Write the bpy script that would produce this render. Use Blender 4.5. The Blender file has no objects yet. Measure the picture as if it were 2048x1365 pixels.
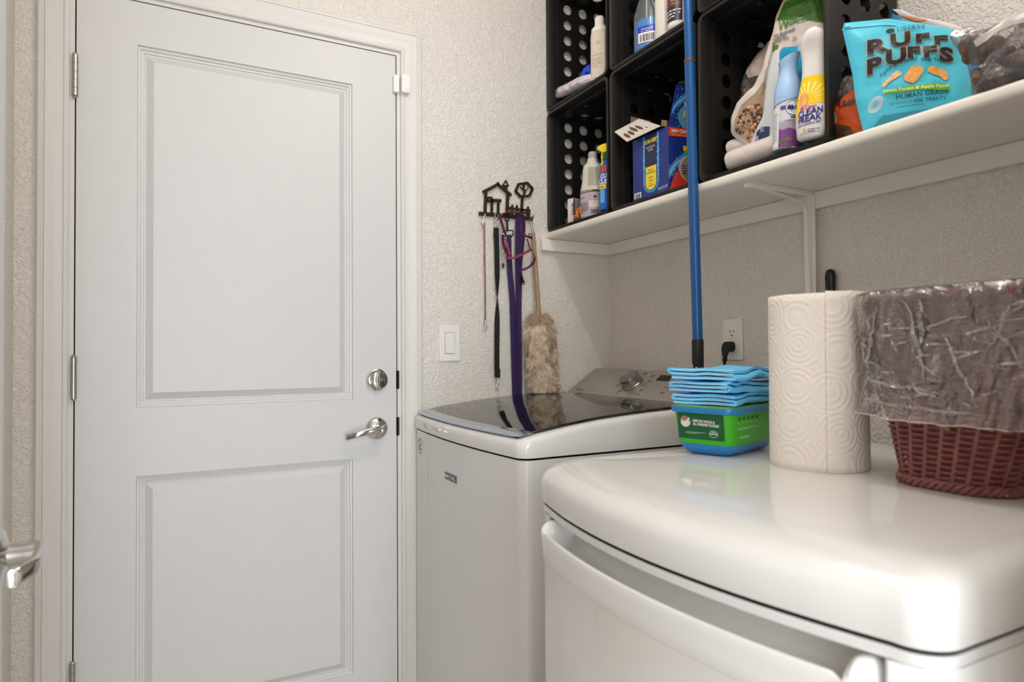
import bpy, bmesh, math, random
from mathutils import Vector, Matrix, noise
PI = math.pi
scn = bpy.context.scene
C = scn.collection
random.seed(7)

# ------------------------------------------------------------------ camera, light, exposure
CAM = Vector((0, 0, 1.14))
FPX = 1298.48
YAW, PIT, ROL = math.radians(27.5176), math.radians(0.9125), math.radians(-0.3362)
def _basis():
    cy, sy, cp, sp = math.cos(YAW), math.sin(YAW), math.cos(PIT), math.sin(PIT)
    f = Vector((sy*cp, cy*cp, sp)); r = Vector((cy, -sy, 0)); u = r.cross(f)
    c, s = math.cos(ROL), math.sin(ROL)
    return f, c*r + s*u, -s*r + c*u
FW, RT, UP = _basis()
cam = bpy.data.cameras.new('camera'); camo = bpy.data.objects.new('camera', cam); C.objects.link(camo)
camo.matrix_world = Matrix(((RT.x, UP.x, -FW.x, CAM.x), (RT.y, UP.y, -FW.y, CAM.y), (RT.z, UP.z, -FW.z, CAM.z), (0, 0, 0, 1)))
cam.sensor_width = 36.0; cam.lens = 36.0*FPX/2048.0; cam.clip_start = 0.02
cam.dof.use_dof = True; cam.dof.focus_distance = 1.75; cam.dof.aperture_fstop = 4.5
scn.camera = camo

scn.view_settings.view_transform = 'Standard'; scn.view_settings.look = 'None'
scn.view_settings.exposure = 0.17; scn.view_settings.gamma = 1.0; scn.view_settings.use_curve_mapping = False
world = bpy.data.worlds.new('world'); scn.world = world; world.use_nodes = True
world.node_tree.nodes['Background'].inputs[0].default_value = (0.80, 0.88, 1.0, 1)
world.node_tree.nodes['Background'].inputs[1].default_value = 0.6

scn.cycles.max_bounces = 16; scn.cycles.diffuse_bounces = 10; scn.cycles.glossy_bounces = 6; scn.cycles.transparent_max_bounces = 24

def lamp(kind, name, loc, energy, color, **kw):
    l = bpy.data.lights.new(name, kind); l.energy = energy; l.color = color
    for k, v in kw.items(): setattr(l, k, v)
    o = bpy.data.objects.new(name, l); C.objects.link(o); o.location = loc
    return o
# three bulbs of the ceiling fixture, in a row above the machines
for yy in (0.50, 0.74, 0.98):
    lamp('POINT', 'bulb_light', (0.66, yy, 2.42), 3.9, (1.0, 0.955, 0.91), shadow_soft_size=0.024)
# added soft fill area under the ceiling, raises the ambient light
a = lamp('AREA', 'ceiling_fill_light', (0.45, 0.30, 2.58), 7.5, (1.0, 0.96, 0.92), shape='RECTANGLE', size=1.3, size_y=1.5)
# daylight from the hall doorway behind the camera
a = lamp('AREA', 'hall_daylight', (0.05, -1.6, 1.25), 47.0, (0.83, 0.92, 1.0), shape='RECTANGLE', size=0.9, size_y=2.0)
a.rotation_euler = (PI/2, 0, 0)
a = lamp('AREA', 'side_fill_light', (-0.22, -0.62, 1.1), 5.0, (0.95, 0.97, 1.0), shape='RECTANGLE', size=0.4, size_y=1.6)  # extra fill area, added to brighten the right wall below the shelf
a.rotation_euler = (PI/2, 0, math.radians(-42))

# ------------------------------------------------------------------ measuring helpers (photo pixel -> point on a real plane)
def ray(px, py): return FPX*FW + (px-1024)*RT - (py-682.5)*UP
def at_y(px, py, Y): d = ray(px, py); return CAM + d*(Y/d.y)
def at_x(px, py, X): d = ray(px, py); return CAM + d*(X/d.x)
def at_z(px, py, Z): d = ray(px, py); return CAM + d*((Z-CAM.z)/d.z)

# ------------------------------------------------------------------ materials
def hexc(h):
    h = h.lstrip('#'); v = [int(h[i:i+2], 16)/255 for i in (0, 2, 4)]
    return tuple((c/12.92 if c <= 0.04045 else ((c+0.055)/1.055)**2.4) for c in v) + (1,)
MATS = {}
def mat(name, col, rough=0.5, metal=0.0, spec=0.5, bump=None, coat=0.0, trans=0.0, alpha=1.0, var=None, ior=1.45, sheen=0, sub=0, stretch=None, emit=None):
    """principled material; bump=(scale, strength, detail); var=(scale, amount) subtle procedural colour mottling"""
    if name in MATS: return MATS[name]
    m = bpy.data.materials.new(name); m.use_nodes = True; nt = m.node_tree; b = nt.nodes['Principled BSDF']
    c = hexc(col) if isinstance(col, str) else col
    b.inputs['Base Color'].default_value = c; b.inputs['Roughness'].default_value = rough
    b.inputs['Metallic'].default_value = metal; b.inputs['Specular IOR Level'].default_value = spec
    b.inputs['Coat Weight'].default_value = coat; b.inputs['Transmission Weight'].default_value = trans
    b.inputs['Alpha'].default_value = alpha; b.inputs['IOR'].default_value = ior
    if sheen: b.inputs['Sheen Weight'].default_value = sheen
    if sub: b.inputs['Subsurface Weight'].default_value = sub; b.inputs['Subsurface Scale'].default_value = 0.01
    tc = nt.nodes.new('ShaderNodeTexCoord'); mp = nt.nodes.new('ShaderNodeMapping'); nt.links.new(tc.outputs['Object'], mp.inputs['Vector'])
    if stretch: mp.inputs['Scale'].default_value = stretch
    if var is None: var = (14.0, 0.008)
    n = nt.nodes.new('ShaderNodeTexNoise'); n.inputs['Scale'].default_value = var[0]; n.inputs['Detail'].default_value = 3
    nt.links.new(mp.outputs[0], n.inputs['Vector'])
    mr = nt.nodes.new('ShaderNodeMapRange'); mr.inputs['From Min'].default_value = 0.3; mr.inputs['From Max'].default_value = 0.7
    mr.inputs['To Min'].default_value = 1-var[1]; mr.inputs['To Max'].default_value = 1+var[1]
    nt.links.new(n.outputs['Fac'], mr.inputs['Value'])
    hs = nt.nodes.new('ShaderNodeHueSaturation'); hs.inputs['Color'].default_value = c
    nt.links.new(mr.outputs[0], hs.inputs['Value']); nt.links.new(hs.outputs[0], b.inputs['Base Color'])
    if bump:
        nb = nt.nodes.new('ShaderNodeTexNoise'); nb.inputs['Scale'].default_value = bump[0]; nb.inputs['Detail'].default_value = bump[2] if len(bump) > 2 else 2
        nt.links.new(mp.outputs[0], nb.inputs['Vector'])
        bp = nt.nodes.new('ShaderNodeBump'); bp.inputs['Strength'].default_value = bump[1]; bp.inputs['Distance'].default_value = 0.002
        nt.links.new(nb.outputs['Fac'], bp.inputs['Height']); nt.links.new(bp.outputs[0], b.inputs['Normal'])
    MATS[name] = m
    return m

def film(name, tint='#ffffff', haze=0.25, rough=0.12, bump=(30, 0.6), spec=1.0):
    """thin clear plastic: see-through, a little milky, glossy"""
    m = bpy.data.materials.new(name); m.use_nodes = True; nt = m.node_tree; N = nt.nodes; L = nt.links
    N.remove(N['Principled BSDF']); out = N['Material Output']
    tr = N.new('ShaderNodeBsdfTransparent'); tr.inputs[0].default_value = hexc(tint)
    df = N.new('ShaderNodeBsdfDiffuse'); df.inputs[0].default_value = hexc(tint)
    tl = N.new('ShaderNodeBsdfTranslucent'); tl.inputs[0].default_value = hexc(tint)
    gl = N.new('ShaderNodeBsdfGlossy'); gl.inputs['Roughness'].default_value = rough
    m0 = N.new('ShaderNodeMixShader'); L.new(df.outputs[0], m0.inputs[1]); L.new(tl.outputs[0], m0.inputs[2]); m0.inputs[0].default_value = 0.45
    m1 = N.new('ShaderNodeMixShader'); m1.inputs[0].default_value = haze; L.new(tr.outputs[0], m1.inputs[1]); L.new(m0.outputs[0], m1.inputs[2])
    fr = N.new('ShaderNodeFresnel'); fr.inputs[0].default_value = 1.5
    mu = N.new('ShaderNodeMath'); mu.operation = 'MULTIPLY'; mu.inputs[1].default_value = spec; mu.use_clamp = True; L.new(fr.outputs[0], mu.inputs[0])
    m2 = N.new('ShaderNodeMixShader'); L.new(mu.outputs[0], m2.inputs[0]); L.new(m1.outputs[0], m2.inputs[1]); L.new(gl.outputs[0], m2.inputs[2])
    tc = N.new('ShaderNodeTexCoord'); no = N.new('ShaderNodeTexNoise'); no.inputs['Scale'].default_value = bump[0]; no.inputs['Detail'].default_value = 4; no.inputs['Distortion'].default_value = 1.5
    L.new(tc.outputs['Object'], no.inputs['Vector']); bp = N.new('ShaderNodeBump'); bp.inputs['Strength'].default_value = bump[1]; bp.inputs['Distance'].default_value = 0.01 if spec < 3 else 0.024
    L.new(no.outputs['Fac'], bp.inputs['Height'])
    for q in (gl, fr, df): L.new(bp.outputs[0], q.inputs['Normal'])
    L.new(m2.outputs[0], out.inputs['Surface'])
    return m

def wallmat(name, col):
    m = mat(name, col, 0.75, spec=0.25, var=(2.5, 0.012)); nt = m.node_tree; N = nt.nodes; L = nt.links
    tc = [n for n in N if n.type == 'TEX_COORD'][0]; b = N['Principled BSDF']
    n1 = N.new('ShaderNodeTexNoise'); n1.inputs['Scale'].default_value = 125; n1.inputs['Detail'].default_value = 2.0; n1.inputs['Distortion'].default_value = 0.9
    L.new(tc.outputs['Object'], n1.inputs['Vector'])
    r = N.new('ShaderNodeValToRGB'); r.color_ramp.elements[0].position = 0.40; r.color_ramp.elements[1].position = 0.60; L.new(n1.outputs['Fac'], r.inputs[0])
    n2 = N.new('ShaderNodeTexNoise'); n2.inputs['Scale'].default_value = 38; n2.inputs['Detail'].default_value = 3; L.new(tc.outputs['Object'], n2.inputs['Vector'])
    ad = N.new('ShaderNodeMath'); ad.operation = 'MULTIPLY_ADD'; ad.inputs[1].default_value = 0.7; L.new(r.outputs[0], ad.inputs[0]); L.new(n2.outputs['Fac'], ad.inputs[2])
    bp = N.new('ShaderNodeBump'); bp.inputs['Strength'].default_value = 1.0; bp.inputs['Distance'].default_value = 0.0021
    L.new(ad.outputs[0], bp.inputs['Height']); L.new(bp.outputs[0], b.inputs['Normal'])
    return m

M_wall = wallmat('textured_wall_paint', '#dfd9d2')
M_door = mat('door_paint', '#cbcac9', 0.42, spec=0.4, bump=(60, 0.03))
M_trim = mat('trim_paint', '#d2cfcb', 0.38, spec=0.45, bump=(50, 0.03))
M_shelf = mat('shelf_paint', '#e6e1d8', 0.45, bump=(80, 0.05))
M_enamel = mat('white_enamel', '#d7d5d2', 0.06, spec=0.6, coat=0.0, var=(3, 0.008))
M_enamel2 = mat('white_enamel_body', '#d3d2d0', 0.12, spec=0.55, var=(3, 0.01))
M_crate = mat('black_crate_plastic', '#191715', 0.42, spec=0.4, bump=(200, 0.12))
M_chrome = mat('polished_chrome', '#d2d0cc', 0.09, metal=1.0)
M_nickel = mat('satin_nickel', '#bdb8b0', 0.28, metal=1.0)
M_dark = mat('dark_gap', '#0b0a09', 0.8, spec=0.1)
M_rubber = mat('black_rubber', '#121211', 0.55)
M_whitepl = mat('white_plastic', '#e4e2de', 0.32)
M_steel = mat('brushed_console', '#b3ada6', 0.36, metal=0.7, bump=(40, 0.06), stretch=(60, 1, 60))
M_glass = mat('black_glass_lid', '#0d0b0a', 0.03, spec=0.75, ior=1.6, coat=0.0, var=(3, 0.0))
M_bronze = mat('antique_bronze', '#3f301c', 0.5, metal=0.6, bump=(220, 0.4))

# ------------------------------------------------------------------ mesh builder
class MB:
    def __init__(s): s.v = []; s.f = []; s.mi = []; s.cur = 0
    def add(s, vs, fs):
        o = len(s.v); s.v += [Vector(v) for v in vs]
        for f in fs: s.f.append([i+o for i in f]); s.mi.append(s.cur)
        return s
    def box(s, x0, x1, y0, y1, z0, z1):
        vs = [(x, y, z) for x in (x0, x1) for y in (y0, y1) for z in (z0, z1)]
        return s.add(vs, [(0, 1, 3, 2), (4, 6, 7, 5), (0, 4, 5, 1), (2, 3, 7, 6), (0, 2, 6, 4), (1, 5, 7, 3)])
    def loft(s, rings, close=True, cap0=True, cap1=True):
        n = len(rings[0]); vs = [p for r in rings for p in r]; fs = []
        for i in range(len(rings)-1):
            for j in range(n if close else n-1):
                k = (j+1) % n; fs.append((i*n+j, i*n+k, (i+1)*n+k, (i+1)*n+j))
        if cap0: fs.append(tuple(range(n))[::-1])
        if cap1: fs.append(tuple((len(rings)-1)*n+j for j in range(n)))
        return s.add(vs, fs)
    def tube(s, pts, r, seg=10, cap=True, closed=False):
        pts = [Vector(p) for p in pts]; n = len(pts); rs = r if isinstance(r, (list, tuple)) else [r]*n
        rings = []; t0 = (pts[1]-pts[0]).normalized(); a = t0.orthogonal().normalized()
        for i, p in enumerate(pts):
            if closed: t = (pts[(i+1) % n]-pts[i-1]).normalized()
            else: t = (pts[min(i+1, n-1)]-pts[max(i-1, 0)]).normalized()
            a = (a - t*a.dot(t)); a = a.normalized() if a.length > 1e-6 else t.orthogonal().normalized()
            b = t.cross(a)
            rings.append([p + (a*math.cos(2*PI*k/seg)+b*math.sin(2*PI*k/seg))*rs[i] for k in range(seg)])
        if closed: rings.append(rings[0]); return s.loft(rings, True, False, False)
        return s.loft(rings, True, cap, cap)
    def strap(s, pts, w, nrm, t=0.0018):
        """flat webbing along pts; w width list or float, nrm: list of normals or one (the flat side)"""
        pts = [Vector(p) for p in pts]; n = len(pts); rings = []
        for i, p in enumerate(pts):
            d = (pts[min(i+1, n-1)]-pts[max(i-1, 0)]).normalized()
            nn = Vector(nrm[i] if isinstance(nrm, list) else nrm); nn = (nn - d*nn.dot(d)).normalized(); sd = d.cross(nn)
            ww = (w[i] if isinstance(w, list) else w)/2
            rings.append([p+sd*ww+nn*t/2, p-sd*ww+nn*t/2, p-sd*ww-nn*t/2, p+sd*ww-nn*t/2])
        return s.loft(rings)
    def lathe(s, prof, c=(0, 0, 0), axis=(0, 0, 1), seg=32, sx=1.0, sy=1.0, ref=None):
        """prof = [(radius, height)] along axis"""
        c = Vector(c); ax = Vector(axis).normalized(); a = (Vector(ref) - ax*Vector(ref).dot(ax)).normalized() if ref else ax.orthogonal().normalized(); b = ax.cross(a)
        rings = [[c + ax*h + (a*math.cos(2*PI*k/seg)*sx + b*math.sin(2*PI*k/seg)*sy)*max(r, 1e-5) for k in range(seg)] for r, h in prof]
        return s.loft(rings)
    def poly(s, fr, pts, d0, d1):
        """prism of a 2D outline on a frame"""
        n = len(pts); a = [fr.p(u, v, d0) for u, v in pts]; b = [fr.p(u, v, d1) for u, v in pts]
        fs = [tuple(range(n))[::-1], tuple(range(n, 2*n))] + [(i, (i+1) % n, n+(i+1) % n, n+i) for i in range(n)]
        return s.add(a+b, fs)
    def sphere(s, c, r, seg=16, sc=(1, 1, 1)):
        rings = []
        for i in range(1, seg//2):
            th = PI*i/(seg//2)
            rings.append([Vector(c)+Vector((r*math.sin(th)*math.cos(2*PI*k/seg)*sc[0], r*math.sin(th)*math.sin(2*PI*k/seg)*sc[1], -r*math.cos(th)*sc[2])) for k in range(seg)])
        return s.loft(rings)

class Frame:
    """2D drawing frame: origin, u axis, v axis, outward normal"""
    def __init__(s, o, u, v, n=None, warp=None):
        s.o = Vector(o); s.u = Vector(u).normalized(); s.v = Vector(v).normalized(); s.n = Vector(n) if n else s.u.cross(s.v); s.n.normalize(); s.warp = warp
    def p(s, u, v, d=0):
        if s.warp: return s.warp(s, u, v, d)
        return s.o + s.u*u + s.v*v + s.n*d

def rrect(u0, v0, u1, v1, r, seg=5):
    pts = []
    for cx, cy, a0 in ((u1-r, v1-r, 0), (u0+r, v1-r, 90), (u0+r, v0+r, 180), (u1-r, v0+r, 270)):
        for k in range(seg+1):
            a = math.radians(a0+90*k/seg); pts.append((cx+r*math.cos(a), cy+r*math.sin(a)))
    return pts
def circ(cu, cv, r, seg=24, ry=None): return [(cu+r*math.cos(2*PI*k/seg), cv+(ry or r)*math.sin(2*PI*k/seg)) for k in range(seg)]

ORIGIN = {}
def obj(name, mb, m, parent=None, smooth=40, bevel=0, bseg=2, sub=0, solid=0, label=None, kind=None, recalc=True):
    me = bpy.data.meshes.new(name)
    off = ORIGIN.get(parent.name, Vector()) if parent is not None else Vector()
    me.from_pydata([v-off for v in mb.v], [], mb.f); me.validate()
    ms = m if isinstance(m, (list, tuple)) else [m]
    for q in ms: me.materials.append(q)
    if len(ms) > 1 and len(me.polygons) == len(mb.mi): me.polygons.foreach_set('material_index', mb.mi)
    if recalc:
        bm = bmesh.new(); bm.from_mesh(me); bmesh.ops.recalc_face_normals(bm, faces=bm.faces); bm.to_mesh(me); bm.free()
    if smooth:
        me.polygons.foreach_set('use_smooth', [True]*len(me.polygons)); me.set_sharp_from_angle(angle=math.radians(smooth))
    o = bpy.data.objects.new(name, me); C.objects.link(o)
    if parent is not None:
        o.parent = parent; ORIGIN[o.name] = off
    if solid: md = o.modifiers.new('solid', 'SOLIDIFY'); md.thickness = solid; md.offset = 0
    if bevel: md = o.modifiers.new('bevel', 'BEVEL'); md.width = bevel; md.segments = bseg; md.limit_method = 'ANGLE'; md.angle_limit = math.radians(35); md.harden_normals = False
    if sub: md = o.modifiers.new('sub', 'SUBSURF'); md.levels = sub; md.render_levels = sub
    if label: o['label'] = label
    if kind: o['kind'] = kind
    me.update()
    return o
def thing(name, label, cat, loc=(0, 0, 0), group=None):
    o = bpy.data.objects.new(name, None); C.objects.link(o); o.location = loc; o.empty_display_size = 0.02
    o['label'] = label; o['category'] = cat
    if group: o['group'] = group
    ORIGIN[o.name] = Vector(loc)
    return o
def tag(o, label, cat, group=None):
    o['label'] = label; o['category'] = cat
    if group: o['group'] = group
    return o
def struct(name, mb, m, parent=None, **kw):
    o = obj(name, mb, m, parent, **kw)
    if parent is None: o['kind'] = 'structure'
    return o
def text(name, s, fr, u, v, h, m, parent, d=0.0004, align='LEFT', squash=1.0, shear=0.0, spacing=1.0, bold=0.0, sub=0, skew=0.0, fn=None):
    """lettering drawn on a frame; h = cap height"""
    cu = bpy.data.curves.new(name, 'FONT'); cu.body = s; cu.size = h/0.70; cu.align_x = align; cu.shear = shear; cu.space_character = spacing; cu.offset = bold*h; cu.resolution_u = 3
    to = bpy.data.objects.new(name, cu); me0 = bpy.data.meshes.new_from_object(to)
    bm = bmesh.new(); bm.from_mesh(me0)
    if fr.warp or sub:
        L = sub or 0.008
        for _ in range(4):
            es = [e for e in bm.edges if e.calc_length() > L]
            if not es: break
            bmesh.ops.subdivide_edges(bm, edges=es, cuts=1); bmesh.ops.triangulate(bm, faces=bm.faces)
    bm.verts.index_update(); mb = MB(); vs = []
    for q in bm.verts:
        x, y = q.co.x*squash, q.co.y
        y += skew*x
        if fn: x, y = fn(x, y)
        vs.append(fr.p(u+x, v+y, d))
    mb.add(vs, [[q.index for q in f.verts] for f in bm.faces])
    bm.free(); bpy.data.objects.remove(to); bpy.data.curves.remove(cu); bpy.data.meshes.remove(me0)
    if not mb.f: return None
    return obj(name, mb, m, parent, smooth=0, recalc=False)
def lines(name, fr, u, v, w, n, pitch, th, m, parent, d=0.0004, seed=1, words=True):
    """rows of tiny unreadable print: broken strips"""
    rnd = random.Random(seed); mb = MB()
    for i in range(n):
        x = u; end = u+w*(1 if i < n-1 else 0.6)
        while x < end:
            L = min(rnd.uniform(2.0, 6.0)*th, end-x)
            mb.add([fr.p(x, v-i*pitch, d), fr.p(x+L, v-i*pitch, d), fr.p(x+L, v-i*pitch+th, d), fr.p(x, v-i*pitch+th, d)], [(0, 1, 2, 3)])
            x += L+th*0.8
    return obj(name, mb, m, parent, smooth=0, recalc=False)
def barcode(name, fr, u, v, w, h, m, parent, d=0.0006, seed=3):
    rnd = random.Random(seed); mb = MB(); x = u
    while x < u+w:
        t = rnd.choice((1, 1, 2, 3))*w/70
        mb.add([fr.p(x, v, d), fr.p(min(x+t, u+w), v, d), fr.p(min(x+t, u+w), v+h, d), fr.p(x, v+h, d)], [(0, 1, 2, 3)]); x += t+rnd.choice((1, 1, 2))*w/70
    return obj(name, mb, m, parent, smooth=0, recalc=False)
def nz(p, s=1.0): return noise.noise(Vector(p)*s)
#SECTION_ROOM
# ------------------------------------------------------------------ the room
XL, XR, YB, YD, ZC = -0.336, 1.383, -2.0, 1.9, 2.62
DL, DR, DT = -0.214, 0.596, 2.040         # door slab edges
struct('floor', MB().box(XL-0.1, XR+0.1, YB-0.1, YD+0.12, -0.05, 0), mat('floor_vinyl', '#cbc2b6', 0.5, bump=(20, 0.1), var=(5, 0.08)), smooth=0)
struct('ceiling', MB().box(XL-0.1, XR+0.1, YB-0.1, YD+0.12, ZC, ZC+0.05), wallmat('ceiling_paint', '#e6e1da'), smooth=0)
JL, JR, JT = DL-0.014, DR+0.014, DT+0.014
mb = MB(); mb.box(XL-0.1, JL, YD, YD+0.115, 0, ZC); mb.box(JR, XR+0.1, YD, YD+0.115, 0, ZC); mb.box(JL, JR, YD, YD+0.115, JT, ZC)
wall_front = struct('wall_front', mb, M_wall, smooth=0, label='cream textured wall around the closed white door')
struct('wall_right', MB().box(XR, XR+0.1, YB-0.1, YD, 0, ZC), M_wall, smooth=0)
struct('wall_left', MB().box(XL-0.1, XL, YB-0.1, YD, 0, ZC), M_wall, smooth=0)
mb = MB(); mb.box(XL, -0.195, 0.10, 0.21, 0, ZC); mb.box(0.585, XR, 0.10, 0.21, 0, ZC); mb.box(-0.195, 0.585, 0.10, 0.21, 2.05, ZC)
struct('wall_back', mb, M_wall, smooth=0)   # the doorway the photographer stands in
struct('wall_hall', MB().box(XL-0.1, XR+0.1, YB-0.1, YB, 0, ZC), M_wall, smooth=0)

# baseboard on the door wall, right of the casing (runs behind the washer)
struct('baseboard_front', MB().box(JR+0.066, XR, YD-0.012, YD, 0, 0.085), M_trim, bevel=0.003)
# casing with moulded profile, mitred
PROF = [(0, 0), (0, .009), (.004, .0115), (.009, .0115), (.012, .009), (.022, .0095), (.034, .0125), (.042, .0165), (.047, .0175), (.0495, .0145), (.0525, .0145), (.054, .017), (.060, .017), (.0635, .014), (.0645, .010), (.0645, 0)]
def casing(il, ir, it, y, sgn=-1):
    rings = []
    for (cx, sx, z, up) in ((il, -1, 0, 0), (il, -1, it, 1), (ir, 1, it, 1), (ir, 1, 0, 0)):
        rings.append([Vector((cx+sx*a, y+sgn*b, z+(a if up else 0))) for a, b in PROF])
    return MB().loft(rings, close=True)
struct('trim_1', casing(JL, JR, JT, YD), M_trim, smooth=25, label='white moulded casing around the closed door')
# jamb with stop and dark weatherstrip
mb = MB()
mb.box(JL-0.004, DL-0.003, YD-0.0005, YD+0.11, 0, JT); mb.box(DR+0.003, JR+0.004, YD-0.0005, YD+0.11, 0, JT); mb.box(DL-0.003, DR+0.003, YD-0.0005, YD+0.11, DT+0.003, JT+0.004)
mb.box(DL-0.003, DL+0.010, YD+0.047, YD+0.11, 0, DT+0.003); mb.box(DR-0.010, DR+0.003, YD+0.047, YD+0.11, 0, DT+0.003); mb.box(DL, DR, YD+0.047, YD+0.11, DT-0.010, DT+0.003)
jamb = struct('trim_2', mb, M_trim, smooth=0, label='white door jamb')
mb = MB()
for x0, x1, z0, z1 in ((DL-0.0029, DL, 0, DT), (DR, DR+0.0029, 0, DT), (DL-0.0029, DR+0.0029, DT, DT+0.0029)): mb.box(x0, x1, YD+0.004, YD+0.046, z0, z1)
obj('weatherstrip', mb, M_dark, jamb, smooth=0, label='black weatherstrip in the gap round the door')
for pz in (at_y(797, 760, YD).z, at_y(797, 853, YD).z):
    fr = Frame((DR+0.0022, YD-0.0008, pz), (1, 0, 0), (0, 0, 1), (0, -1, 0))
    mb = MB(); mb.poly(fr, rrect(0, -0.028, 0.0062, 0.028, 0.003), -0.001, 0.0018)
    st = obj('strike_plate', mb, mat('worn_steel', '#4a4743', 0.35, metal=0.8), jamb, bevel=0.0005)
    mb = MB(); mb.poly(fr, rrect(-0.0032, -0.027, 0.0014, 0.027, 0.001), -0.002, 0.0025); obj('latch_lip', mb, M_dark, st)

# ---- door_1: two-panel moulded door
def panel_door(name, dl, dr, dt, y, th, panels, m):
    """front skin at y with moulded panels; dirs: x along door, y depth"""
    d = thing(name, '', '', ((dl+dr)/2, y, 0)); del d['label']; del d['category']; d['kind'] = 'structure'
    PR = [(0, 0), (.0015, .0060), (.007, .0070), (.0085, .0110), (.014, .0120), (.0155, .0155), (.019, .0160), (.037, .0030)]
    mb = MB()
    us = [dl, panels[0][0], panels[0][1], dr]; zs = [0.005] + [z for p in sorted(panels, key=lambda q: q[2]) for z in (p[2], p[3])] + [dt]
    for i in range(3):
        for j in range(len(zs)-1):
            if i == 1 and j % 2 == 1: continue
            mb.add([(us[i], y, zs[j]), (us[i+1], y, zs[j]), (us[i+1], y, zs[j+1]), (us[i], y, zs[j+1])], [(0, 1, 2, 3)])
    mb.box(dl, dr, y+0.018, y+th, 0.005, dt)
    for x0, x1 in ((dl, dl), (dr, dr)): mb.add([(x0, y, .005), (x0, y+.018, .005), (x0, y+.018, dt), (x0, y, dt)], [(0, 1, 2, 3)])
    mb.add([(dl, y, dt), (dr, y, dt), (dr, y+.018, dt), (dl, y+.018, dt)], [(0, 1, 2, 3)])
    obj('door_slab', mb, m, d, smooth=0, recalc=False)
    for (u0, u1, z0, z1) in panels:
        rings = [[Vector((u0+a, y+b, z0+a)), Vector((u1-a, y+b, z0+a)), Vector((u1-a, y+b, z1-a)), Vector((u0+a, y+b, z1-a))] for a, b in PR]
        obj('door_panel', MB().loft(rings, cap0=False), m, d, smooth=12, recalc=False)
    return d
door1 = panel_door('door_1', DL, DR, DT, YD, 0.044, [(-0.084, 0.4645, 1.0025, 1.930), (-0.084, 0.4645, 0.205, 0.829)], M_door)
def hinge(zc, par):
    mb = MB(); mb.tube([(DL-0.002, YD-0.006, zc-0.050), (DL-0.002, YD-0.006, zc+0.050)], 0.0045, 12)
    for k in range(5):
        z0 = zc-0.050+k*0.0202; mb.tube([(DL-0.002, YD-0.006, z0), (DL-0.002, YD-0.006, z0+0.0188)], 0.0068, 16)
    mb.lathe([(0, 0), (.005, .0), (.0062, .003), (.004, .006), (0, .007)], (DL-0.002, YD-0.006, zc+0.050)); mb.lathe([(0, -.006), (.004, -.005), (.0062, -.002), (.005, 0), (0, 0)], (DL-0.002, YD-0.006, zc-0.050))
    mb.box(DL-0.0035, DL-0.0005, YD-0.004, YD+0.03, zc-0.05, zc+0.05)
    return obj('hinge', mb, M_nickel, par, smooth=50)
for zc in (1.8225, 1.081, 0.34): hinge(zc, door1)
# deadbolt with thumbturn
p = at_y(753, 760, YD)
db = obj('deadbolt', MB().lathe([(0, -0.001), (.0315, -.001), (.0325, .004), (.0315, .009), (.028, .0105), (.0265, .009), (.025, .0075), (.018, .0085), (0, .009)], p, (0, -1, 0), 40), M_chrome, door1, smooth=50)
fr = Frame(p+Vector((0, -0.009, 0)), (1, 0, 0), (0, 0, 1), (0, -1, 0))
mb = MB(); mb.poly(fr, [(-.0035, -.024), (.0035, -.024), (.0075, -.006), (.0075, .006), (.0035, .024), (-.0035, .024), (-.0075, .006), (-.0075, -.006)], -0.002, 0.014)
obj('thumbturn', mb, M_chrome, db, bevel=0.003, bseg=3)
for sx in (-1, 1): obj('screw', MB().lathe([(0, 0), (.0035, 0), (.003, .002), (0, .0024)], fr.p(sx*0.0145, 0, -0.001), (0, -1, 0), 14), M_chrome, db)
# lever handle
def lever(p, n, along, L, par, name='lever_handle', drop=0.0, keyed=True):
    """rose at p, axis n, blade pointing along"""
    n = Vector(n); al = Vector(along); up = Vector((0, 0, 1))
    rose = obj(name, MB().lathe([(0, -.001), (.0325, -.001), (.0335, .003), (.0325, .007), (.027, .0115), (.018, .014), (.0135, .0165), (0, .017)], p, n, 40), M_chrome, par, smooth=50)
    obj('spindle_neck', MB().lathe([(0, .010), (.0125, .014), (.0115, .030), (.0135, .040), (.0125, .050), (0, .0515)], p, n, 28), M_chrome, rose, smooth=50)
    rings = []
    N = 16
    for i in range(N+1):
        t = i/N; s = -0.010+t*(L+0.010)
        c = p + al*s + n*(0.043+0.006*math.sin(t*PI) - 0.016*max(0, t-0.75)*4*0.6) + up*(0.004*math.sin(t*PI*1.1)+drop*t)
        hw = 0.0125*(1-0.42*min(1, t*1.5)) + 0.002*t; ht = 0.0075 - 0.0030*t
        e = math.sin(min(1, (t+0.02)*8)*PI/2)
        rings.append([c + up*(hw*e*math.copysign(abs(math.cos(q))**0.6, math.cos(q))) + n*(ht*e*math.copysign(abs(math.sin(q))**0.6, math.sin(q))) for q in [2*PI*k/16 for k in range(16)]])
    lv = obj('lever', MB().loft(rings), M_chrome, rose, smooth=60)
    if keyed:
        obj('lock_button', MB().lathe([(0, .048), (.0075, .048), (.0078, .053), (.006, .0545), (.0035, .053), (0, .053)], p, n, 20), M_chrome, rose)
    return rose
p = at_y(753, 857, YD)
lever(p, (0, -1, 0), (-1, 0, 0), 0.098, door1, drop=-0.016)

# ---- door_2: the open door at the left, only its lever reaches into the picture
d2 = thing('door_2', '', '', (-0.187, 0.6, 0)); del d2['label']; del d2['category']; d2['kind'] = 'structure'
mb = MB(); mb.box(-0.216, -0.181, 0.215, 0.975, 0.008, 2.03); obj('door_slab', mb, M_door, d2, bevel=0.002)
lp = Vector((-0.181, 0.915, 0.913))
lever(lp, (1, 0, 0), (0, -1, 0), 0.078, d2, drop=-0.004, keyed=False)

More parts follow.
